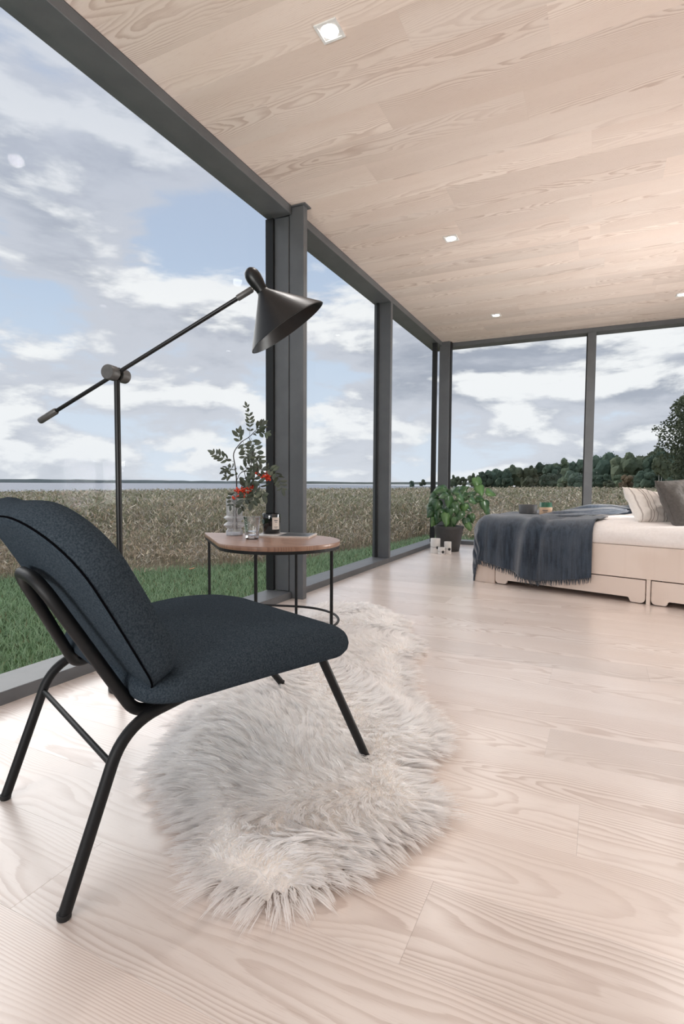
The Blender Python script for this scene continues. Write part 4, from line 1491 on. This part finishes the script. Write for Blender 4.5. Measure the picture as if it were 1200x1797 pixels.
def fabric(name, c1, c2, weave=900, wr=0.35, sheen=0.1):
    m, k = new_mat(name)
    tc = k.n('ShaderNodeTexCoord').outputs['Object']
    a = k.noise(tc, 60, 3, 0.6)
    col = k.mix(k.smooth(a, 0.3, 0.7), c2, c1)
    b = k.n('ShaderNodeBsdfPrincipled', {'Base Color': col, 'Roughness': 0.92, 'Specular IOR Level': 0.15, 'Sheen Weight': sheen})
    w1 = k.noise(tc, weave, 2, 0.5)
    w2 = k.noise(tc, 11, 4, 0.55, 0.8)
    bp = k.n('ShaderNodeBump', {'Height': k.math('MULTIPLY_ADD', w1, 0.06, w2), 'Strength': wr, 'Distance': 0.02})
    k.t.links.new(bp.outputs[0], b.inputs['Normal'])
    k.n('ShaderNodeOutputMaterial', {0: b.outputs[0]})
    return m


LINEN = fabric('white bed linen', (0.86, 0.82, 0.80), (0.82, 0.775, 0.75))


def duvet_bump(x, y, hh):
    v = Vector((x * 2.2, y * 2.6, 0.3))
    dz = 0.020 * mnoise.noise(v) + 0.010 * mnoise.noise(v * 2.7)
    dz += 0.035 * math.exp(-((x - 1.15) / 0.35) ** 2 - ((y - 0.9) / 0.5) ** 2)
    fold = mnoise.noise(Vector((x * 4.0 + hh * 2.0, 0.0, hh * 1.5)))
    do = -0.018 * fold * (1 - abs(hh - 0.5)) if y < 0.25 else 0
    return dz * hh, do


dv = empty('duvet', BED, BED_ROT)
tag(dv, 'white duvet covering the mattress of the bed', 'bedding')
soft_box('cover', LINEN, dv, -0.012, BL + 0.0, -0.014, BW + 0.01, 0.3785, 0.515, 0.08, bump=duvet_bump)
md = MB().box(0.05, BL - 0.05, 0.05, BW - 0.05, 0.379, 0.44).build('mattress', LINEN, dv)


def duvet_top(x, y):
    return 0.515 + duvet_bump(x, y, 1.0)[0]


# ------------------------------------------------------------------ throw
def throw_mat():
    m, k = new_mat('blue grey mohair')
    tc = k.n('ShaderNodeTexCoord').outputs['Object']
    st = k.noise(k.n('ShaderNodeMapping', {'Vector': tc, 'Scale': (46, 46, 5)}).outputs[0], 1.0, 4, 0.65)
    fz = k.noise(tc, 260, 3, 0.7)
    big = k.noise(tc, 5, 3, 0.5)
    c = k.mix(k.smooth(st, 0.32, 0.68), (0.014, 0.022, 0.036), (0.050, 0.072, 0.105))
    c = k.mix(k.smooth(big, 0.4, 0.7, 0.0, 0.5), c, (0.075, 0.092, 0.118))
    c = k.mix(k.smooth(fz, 0.45, 0.8, 0.0, 0.55), c, (0.115, 0.138, 0.17))
    b = k.n('ShaderNodeBsdfPrincipled', {'Base Color': c, 'Roughness': 0.95, 'Specular IOR Level': 0.1, 'Sheen Weight': 0.5, 'Sheen Roughness': 0.5})
    bp = k.n('ShaderNodeBump', {'Height': fz, 'Strength': 0.6, 'Distance': 0.006})
    k.t.links.new(bp.outputs[0], b.inputs['Normal'])
    k.n('ShaderNodeOutputMaterial', {0: b.outputs[0]})
    return m


THROW = throw_mat()


def throw():
    e = empty('throw_blanket', BED, BED_ROT)
    tag(e, 'fringed blue grey mohair throw draped over the foot of the bed', 'blanket')
    a0, a1, b0, b1 = -0.40, 0.90, -0.50, 1.05
    na, nb = 110, 120
    rc = 0.10                                        # rounding over the mattress edge

    def hem(a):
        # length hanging down the side, longest in the middle of the side
        return float(np.interp(a, [-0.4, 0.0, 0.14, 0.34, 0.47, 0.52, 0.60, 0.72, 0.9], [0.315, 0.32, 0.35, 0.39, 0.43, 0.435, 0.41, 0.40, 0.38]))

    def drop(o):
        """how far cloth that runs o beyond the edge moves out and down"""
        if o <= 0:
            return 0.0, 0.0
        q = rc * PI / 2
        if o < q:
            t = o / rc
            return rc * math.sin(t), rc * (1 - math.cos(t))
        return rc, rc + (o - q)

    def point(a, b):
        ox, oy = max(0.0, 0.085 - a), max(0.0, 0.075 - b)
        o = math.hypot(ox, oy)
        out, down = drop(o)
        x, y = max(a, 0.085), max(b, 0.075)
        if o > 0:
            x -= out * ox / o
            y -= out * oy / o
        z = duvet_top(max(0.03, min(BL, a)), max(0.03, b)) + 0.012 - down
        hang = min(1.0, max(0.0, (down - 0.03) / 0.12))
        # gentle folds in the hanging cloth and a big diagonal fold
        wave = 0.012 * mnoise.noise((a * 7.5, 1.7, 0)) + 0.005 * math.sin(a * 43 + 3 * math.sin(a * 5))
        y -= hang * (0.012 + wave) * (1 if oy > 0 else 0)
        x -= hang * (0.010 + 0.010 * math.sin(b * 33)) * (1 if ox > 0 else 0)
        la = 0.46 + 0.18 * max(0, b + 0.05) + 0.10 * min(0.0, b)
        s = (a - la)
        ridge = 0.038 * math.exp(-(s / 0.045) ** 2) - 0.012 * math.exp(-((s - 0.085) / 0.03) ** 2)
        if b < 0.5:
            if oy > 0 and ox == 0:
                y -= ridge * (0.25 + 0.75 * hang)
                z += ridge * (1 - hang) * 0.7
            else:
                z += ridge * 0.9 * (1 if a > 0 else 0)
        z += 0.006 * mnoise.noise((a * 8, b * 8, 0)) * (1 - hang)
        return Vector((x, y, z))
    V, F = [], []
    for i in range(na + 1):
        a = a0 + (a1 - a0) * i / na
        h = hem(a)
        bb1 = float(np.interp(a, [-0.4, 0.0, 0.35, 0.55, 0.9], [1.1, 1.15, 0.95, 0.62, 0.30]))
        for j in range(nb + 1):
            t = j / nb
            b = -h + (bb1 + h) * t
            V.append(point(a if b > -0.02 or a > 0 else a, b))
    for i in range(na):
        for j in range(nb):
            p = i * (nb + 1) + j
            F.append((p, p + nb + 1, p + nb + 2, p + 1))
    # give the cloth thickness
    me = MB().add(V, F)
    ob = me.build('cloth', THROW, e, smooth='all')
    sm = ob.modifiers.new('thickness', 'SOLIDIFY')
    sm.thickness = 0.007
    sm.offset = 1
    # fringe along the hem and the foot-end edge
    rr = random.Random(7)
    fr = MB()
    for i in range(230):
        a = a0 + (a1 - a0) * (i + rr.random() * 0.6) / 230
        if a < -0.33:
            continue
        h = hem(a)
        p = point(a, -h)
        q = point(a, -h - 0.016)
        r_ = point(a, -h - 0.034 - 0.008 * rr.random())
        jx = rr.gauss(0, 0.004)
        fr.tube([p, q + Vector((jx, rr.gauss(0, 0.002), 0)), r_ + Vector((jx * 2, rr.gauss(0, 0.004), 0))], [0.0028, 0.0022, 0.0009], 5)
    for j in range(150):
        b = -hem(-0.4) + (1.1 + hem(-0.4)) * (j + rr.random() * 0.5) / 150
        p, q = point(a0, b), point(a0 - 0.034 - 0.008 * rr.random(), b)
        fr.tube([p, p.lerp(q, 0.5) + Vector((0, rr.gauss(0, 0.003), 0)), q + Vector((0, rr.gauss(0, 0.005), 0))], [0.0028, 0.0022, 0.0009], 5)
    f = fr.build('fringe', THROW, ob, smooth='all')
    f['kind'] = 'stuff'
    # gathered end lying across the top of the bed
    def roll(path, rad, name):
        pts = bez(path, 10)
        rings = []
        for i, p in enumerate(pts):
            t = i / (len(pts) - 1)
            d = (pts[min(i + 1, len(pts) - 1)] - pts[max(i - 1, 0)]).normalized()
            sd = d.cross(Vector((0, 0, 1))).normalized()
            up_ = sd.cross(d)
            ring = []
            taper = min(1.0, 0.3 + 3 * t) * (1.0 if t < 0.8 else 1 - 0.55 * (t - 0.8) / 0.2)
            for j in range(28):
                an = 2 * PI * j / 28
                rd = rad * taper * (1 + 0.22 * math.sin(an * 5 + t * 7) + 0.12 * math.sin(an * 3 - t * 11))
                ring.append(p + sd * math.cos(an) * rd * 1.9 + up_ * math.sin(an) * rd * 0.85)
            rings.append(ring)
        MB().rings(rings).build(name, THROW, e, smooth='all', fixn=True)
    T = lambda x, y, z: (x, y, duvet_top(x, y) + z)
    roll([T(0.46, 0.06, 0.03), T(0.52, 0.30, 0.034), T(0.62, 0.55, 0.036), T(0.74, 0.80, 0.034), T(0.84, 0.98, 0.028)], 0.032, 'gathered_fold')
    roll([T(0.38, 0.62, 0.022), T(0.55, 0.92, 0.040), T(0.66, 1.10, 0.050), T(0.80, 1.12, 0.036), T(0.96, 1.06, 0.024)], 0.042, 'gathered_fold')


throw()


# ------------------------------------------------------------------ pillows
def stripe_mat():
    m, k = new_mat('linen with grey brown stripes')
    tc = k.n('ShaderNodeTexCoord').outputs['Object']
    x = k.n('ShaderNodeSeparateXYZ', {0: tc}).outputs[0]
    u = k.math('FRACT', k.math('MULTIPLY_ADD', x, 8.6, 0.12))
    wide = k.math('MULTIPLY', k.smooth(u, 0.10, 0.13), k.math('SUBTRACT', 1.0, k.smooth(u, 0.22, 0.25)))
    thin = k.math('MULTIPLY', k.smooth(u, 0.32, 0.335), k.math('SUBTRACT', 1.0, k.smooth(u, 0.37, 0.385)))
    thin2 = k.math('MULTIPLY', k.smooth(u, 0.62, 0.64), k.math('SUBTRACT', 1.0, k.smooth(u, 0.68, 0.70)))
    f = k.math('MAXIMUM', k.math('MAXIMUM', k.math('MULTIPLY', wide, 0.6), thin), k.math('MULTIPLY', thin2, 0.7))
    nz = k.noise(tc, 120, 3, 0.6)
    base = k.mix(nz, (0.80, 0.765, 0.73), (0.74, 0.70, 0.66))
    c = k.mix(f, base, (0.30, 0.255, 0.235))
    b = k.n('ShaderNodeBsdfPrincipled', {'Base Color': c, 'Roughness': 0.95, 'Specular IOR Level': 0.1})
    bp = k.n('ShaderNodeBump', {'Height': k.noise(tc, 14, 4, 0.6, 0.6), 'Strength': 0.4, 'Distance': 0.02})
    k.t.links.new(bp.outputs[0], b.inputs['Normal'])
    k.n('ShaderNodeOutputMaterial', {0: b.outputs[0]})
    return m


def pillow(name, label, mat, w, h, th, loc, rot, seed):
    """square cushion with pinched corners; local x wide, z tall"""
    n = 36
    V, F = [], []
    idx = {}
    for side in (1, -1):
        for i in range(n + 1):
            for j in range(n + 1):
                u, v = -1 + 2 * i / n, -1 + 2 * j / n
                rim = i in (0, n) or j in (0, n)
                if rim and side == -1:
                    idx[(side, i, j)] = idx[(1, i, j)]
                    continue
                prof = (max(0.0, 1 - abs(u) ** 2.3) * max(0.0, 1 - abs(v) ** 2.3)) ** 0.42
                px_ = u * (1 - 0.10 * (1 - abs(u)) * 0 - 0.07 * (1 - v * v) * abs(u))
                pz_ = v * (1 - 0.07 * (1 - u * u) * abs(v))
                wr = 0.010 * mnoise.noise((u * 2.2 + seed, v * 2.2, side)) + 0.006 * mnoise.noise((u * 5 + seed, v * 5, side))
                idx[(side, i, j)] = len(V)
                V.append((px_ * w / 2, side * th / 2 * prof + wr * (0 if rim else 1), pz_ * h / 2))
    for side in (1, -1):
        for i in range(n):
            for j in range(n):
                q = [idx[(side, i, j)], idx[(side, i + 1, j)], idx[(side, i + 1, j + 1)], idx[(side, i, j + 1)]]
                F.append(tuple(q if side == -1 else q[::-1]))
    e = empty(name, loc)
    e.rotation_euler = rot
    tag(e, label, 'pillow')
    cv = MB().add(V, F).build('cover', mat, e, smooth='all')
    rim = [(-1, -1 + 2 * t / 20) for t in range(20)] + [(-1 + 2 * t / 20, 1) for t in range(20)] + [(1, 1 - 2 * t / 20) for t in range(20)] + [(1 - 2 * t / 20, -1) for t in range(20)]
    pts = []
    for u, v in rim:
        pts.append((u * (1 - 0.07 * (1 - v * v) * abs(u)) * w / 2, 0, v * (1 - 0.07 * (1 - u * u) * abs(v)) * h / 2))
    MB().tube(pts, 0.0025, 6, closed=True).build('seam', mat, cv, smooth='all')
    return e


bm_ = Matrix.Translation(BED) @ Matrix.Rotation(BED_ROT, 4, 'Z')


def bedpt(x, y, z):
    return tuple(bm_ @ Vector((x, y, z)))


pillow('striped_pillow', 'cream pillow with grey brown stripes leaning on the dark pillow', stripe_mat(), 0.40, 0.30, 0.14, bedpt(1.165, 0.40, 0.618), (R(-38), R(8), BED_ROT + R(58)), 3.0)
pillow('grey_pillow', 'dark grey linen pillow at the right edge of the bed', fabric('dark grey linen', (0.125, 0.115, 0.108), (0.095, 0.088, 0.083), 500, 0.5), 0.56, 0.38, 0.19, bedpt(1.41, 0.42, 0.650), (R(-26), R(-3), BED_ROT + R(66)), 8.0)

# ------------------------------------------------------------------ things on the throw
bw = empty('grey_cup', bedpt(0.255, 0.395, duvet_top(0.255, 0.395) + 0.016))
tag(bw, 'dark grey ceramic cup standing on the throw', 'cup')
MB().lathe([(0.062, 0.0), (0.070, 0.004), (0.073, 0.07), (0.071, 0.073), (0.068, 0.070), (0.064, 0.010), (0.0, 0.008)], 40).build('body', plain('matt grey stoneware', (0.085, 0.085, 0.09), (0.07, 0.07, 0.075), 40, 0.6), bw, smooth=True)
gc = empty('green_candle', bedpt(0.420, 0.352, duvet_top(0.42, 0.352) + 0.016))
tag(gc, 'green glass candle with a kraft paper label on the throw', 'candle')
MB().lathe([(0.044, 0.0), (0.047, 0.003), (0.047, 0.102), (0.0455, 0.104), (0.043, 0.104), (0.043, 0.07), (0.0, 0.07)], 36).build('glass', plain('deep green glass', (0.03, 0.13, 0.075), (0.025, 0.10, 0.06), 30, 0.15), gc, smooth=True)
glo = MB().lathe([(0.0478, 0.004), (0.0482, 0.005), (0.0482, 0.066), (0.0478, 0.067)], 36).build('label', plain('kraft paper', (0.62, 0.43, 0.29), (0.55, 0.37, 0.25), 60, 0.8), gc, smooth=True)
MB().box(-0.02, 0.02, -0.0492, -0.0482, 0.040, 0.046).build('label_print', DARKPRINT, glo)
MB().box(-0.014, 0.014, -0.0492, -0.0482, 0.028, 0.032).build('label_print', DARKPRINT, glo)

# ------------------------------------------------------------------ potted plant
def plant():
    rr = random.Random(21)
    e = empty('potted_plant', (-1.575, 6.18, 0))
    tag(e, 'bushy broad-leaved plant in a dark grey pot in the corner', 'plant')
    MB().lathe([(0.118, 0.0), (0.122, 0.004), (0.165, 0.262), (0.172, 0.264), (0.174, 0.288), (0.170, 0.292), (0.160, 0.288), (0.155, 0.25), (0.0, 0.25)], 48).build('pot', plain('dark grey plastic', (0.058, 0.056, 0.056), (0.05, 0.048, 0.048), 30, 0.5), e, smooth=True)
    MB().lathe([(0.154, 0.2505), (0.10, 0.262), (0.0, 0.266)], 32).build('soil', plain('potting soil', (0.03, 0.022, 0.017), (0.015, 0.012, 0.01), 90, 1.0), e)
    LF = plain('glossy dark green leaf', (0.055, 0.13, 0.045), (0.022, 0.062, 0.022), 9, 0.3, coat=0.15)
    LB = plain('bright young leaf', (0.085, 0.18, 0.05), (0.055, 0.125, 0.035), 9, 0.35)
    ST = plain('green stalk', (0.13, 0.20, 0.08), (0.09, 0.15, 0.06), 20, 0.5)
    rv = Vector((0.902, 0.432, 0))
    fv = Vector((-0.431, 0.901, 0))
    s = 6.27 / 945.6
    # column, row of the leaf centre, size, pointing angle in the picture plane, depth, young
    spec = [(770, 862, .125, 200, -.05, 0), (778, 872, .12, 185, -.12, 0), (762, 876, .11, 210, .02, 0), (765, 888, .12, 235, -.1, 0), (785, 882, .12, 260, -.15, 0), (758, 895, .12, 240, .05, 0), (770, 902, .115, 250, -.1, 0), (782, 912, .145, 268, -.16, 1), (800, 861, .10, 60, .0, 0), (816, 860, .11, 25, .05, 0), (822, 872, .11, 10, -.02, 0), (808, 878, .11, 300, -.12, 0), (795, 893, .12, 280, -.14, 0), (838, 850, .13, 285, -.03, 1), (842, 862, .12, 300, -.05, 1), (862, 866, .115, 330, -.02, 1), (845, 878, .10, 350, .03, 0), (853, 890, .12, 290, .0, 0), (860, 900, .10, 300, .05, 0), (826, 893, .11, 330, .08, 0), (805, 905, .11, 250, -.12, 0), (829, 912, .10, 275, .0, 0), (818, 918, .10, 280, -.08, 0), (762, 918, .10, 240, -.06, 1), (790, 870, .11, 90, .1, 0), (800, 885, .11, 45, .12, 0), (776, 890, .12, 150, .12, 0), (757, 905, .09, 225, .0, 0), (812, 893, .10, 270, -.1, 1), (835, 868, .09, 20, .1, 0), (796, 916, .10, 262, -.15, 0), (822, 925, .09, 290, -.1, 1), (803, 868, .10, 150, -.05, 0), (768, 912, .11, 255, -.08, 0), (780, 858, .10, 170, .06, 0), (758, 884, .10, 215, -.04, 0), (786, 900, .12, 275, -.12, 0), (830, 880, .10, 320, -.06, 0)]
    for i, (px_, py_, L, an, dep, young) in enumerate(spec):
        c = rv * ((px_ - 790) * s) + fv * dep + Vector((0, 0, 0.78 - (py_ - 851) * s))
        a = R(an + rr.uniform(-12, 12))
        d = (rv * math.cos(a) + Vector((0, 0, math.sin(a)))) + fv * rr.uniform(-0.5, 0.1)
        d.normalize()
        nrm = (Vector((0, 0, 0.55)) - fv * 0.75 + rv * rr.uniform(-0.5, 0.5))
        nrm = (nrm - d * nrm.dot(d)).normalized()
        w = d.cross(nrm).normalized()
        L *= 1.12
        base = c - d * L * 0.45
        shape = [(-0.10, 0.16), (-0.06, 0.30), (0.06, 0.43), (0.22, 0.47), (0.42, 0.42), (0.62, 0.30), (0.82, 0.15), (1.0, 0.0)]
        V = [base]
        spine = [0]
        lefts, rights = [], []
        mb = MB()
        mids = [base + d * L * max(0.0, t) - nrm * L * 0.16 * max(0, t) ** 2 for t, _ in shape]
        VS = [base]
        for (t, ww), mc in zip(shape, mids):
            cp = base + d * L * t - nrm * L * 0.16 * max(0, t) ** 2
            VS += [cp - w * L * ww - nrm * L * 0.10 * ww + nrm * 0.006 * rr.uniform(-1, 1), mc, cp + w * L * ww - nrm * L * 0.10 * ww + nrm * 0.006 * rr.uniform(-1, 1)]
        FS = []
        for j in range(len(shape) - 1):
            p = 1 + j * 3
            FS += [(p, p + 3, p + 4, p + 1), (p + 1, p + 4, p + 5, p + 2)]
        mb.add(VS, FS)
        lf = mb.build('leaf', LB if young else LF, e, smooth='all')
        sm = lf.modifiers.new('thickness', 'SOLIDIFY')
        sm.thickness = 0.0015
        root = Vector((rr.uniform(-0.05, 0.05), rr.uniform(-0.05, 0.05), 0.25))
        mid = root.lerp(base, 0.55) + Vector((0, 0, 0.07)) - nrm * 0.01
        MB().tube(bez([root, mid, base], 5), 0.0032, 6).build('stalk', ST, lf, smooth=True)


plant()

# ------------------------------------------------------------------ white candle holders
CER = plain('white marbled ceramic', (0.80, 0.79, 0.77), (0.66, 0.65, 0.63), 7, 0.45, detail=6)


def holder(x, y, r, h, label):
    e = empty('candle_holder', (x, y, 0))
    tag(e, label, 'candle holder', 'white ceramic candle holders')
    MB().lathe([(r * 0.97, 0.0), (r, 0.004), (r, h - 0.004), (r * 0.96, h), (r * 0.80, h), (r * 0.78, h * 0.8), (0.0, h * 0.8)], 36).build('body', CER, e, smooth=True)
    dv_ = Vector((-x, -y, 0)).normalized()
    dv_ = Matrix.Rotation(R(24), 4, 'Z') @ dv_
    MB().lathe([(0.0155, 0.0), (0.0155, 0.004), (0.010, 0.009), (0.0, 0.011)], 20, Matrix.Translation((dv_.x * (r - 0.001), dv_.y * (r - 0.001), h * 0.40)) @ dv_.to_track_quat('Z', 'Y').to_matrix().to_4x4()).build('black_bead', BLACK_GLASS, e, smooth=True)
    pts = [(math.cos(2 * PI * i / 40) * (r + 0.0012), math.sin(2 * PI * i / 40) * (r + 0.0012), h * (0.46 - 0.05 * math.cos(2 * PI * i / 40 - math.atan2(dv_.y, dv_.x)))) for i in range(40)]
    MB().tube(pts, 0.0013, 6, closed=True).build('cord', plain('brown leather cord', (0.10, 0.07, 0.05), None, 30, 0.7), e, smooth=True)


holder(-1.655, 5.905, 0.055, 0.165, 'tallest white candle holder, left of the three by the pot')
holder(-1.560, 5.815, 0.038, 0.078, 'smallest white candle holder in front of the other two')
holder(-1.513, 5.905, 0.040, 0.135, 'middle-sized white candle holder, right of the three by the pot')
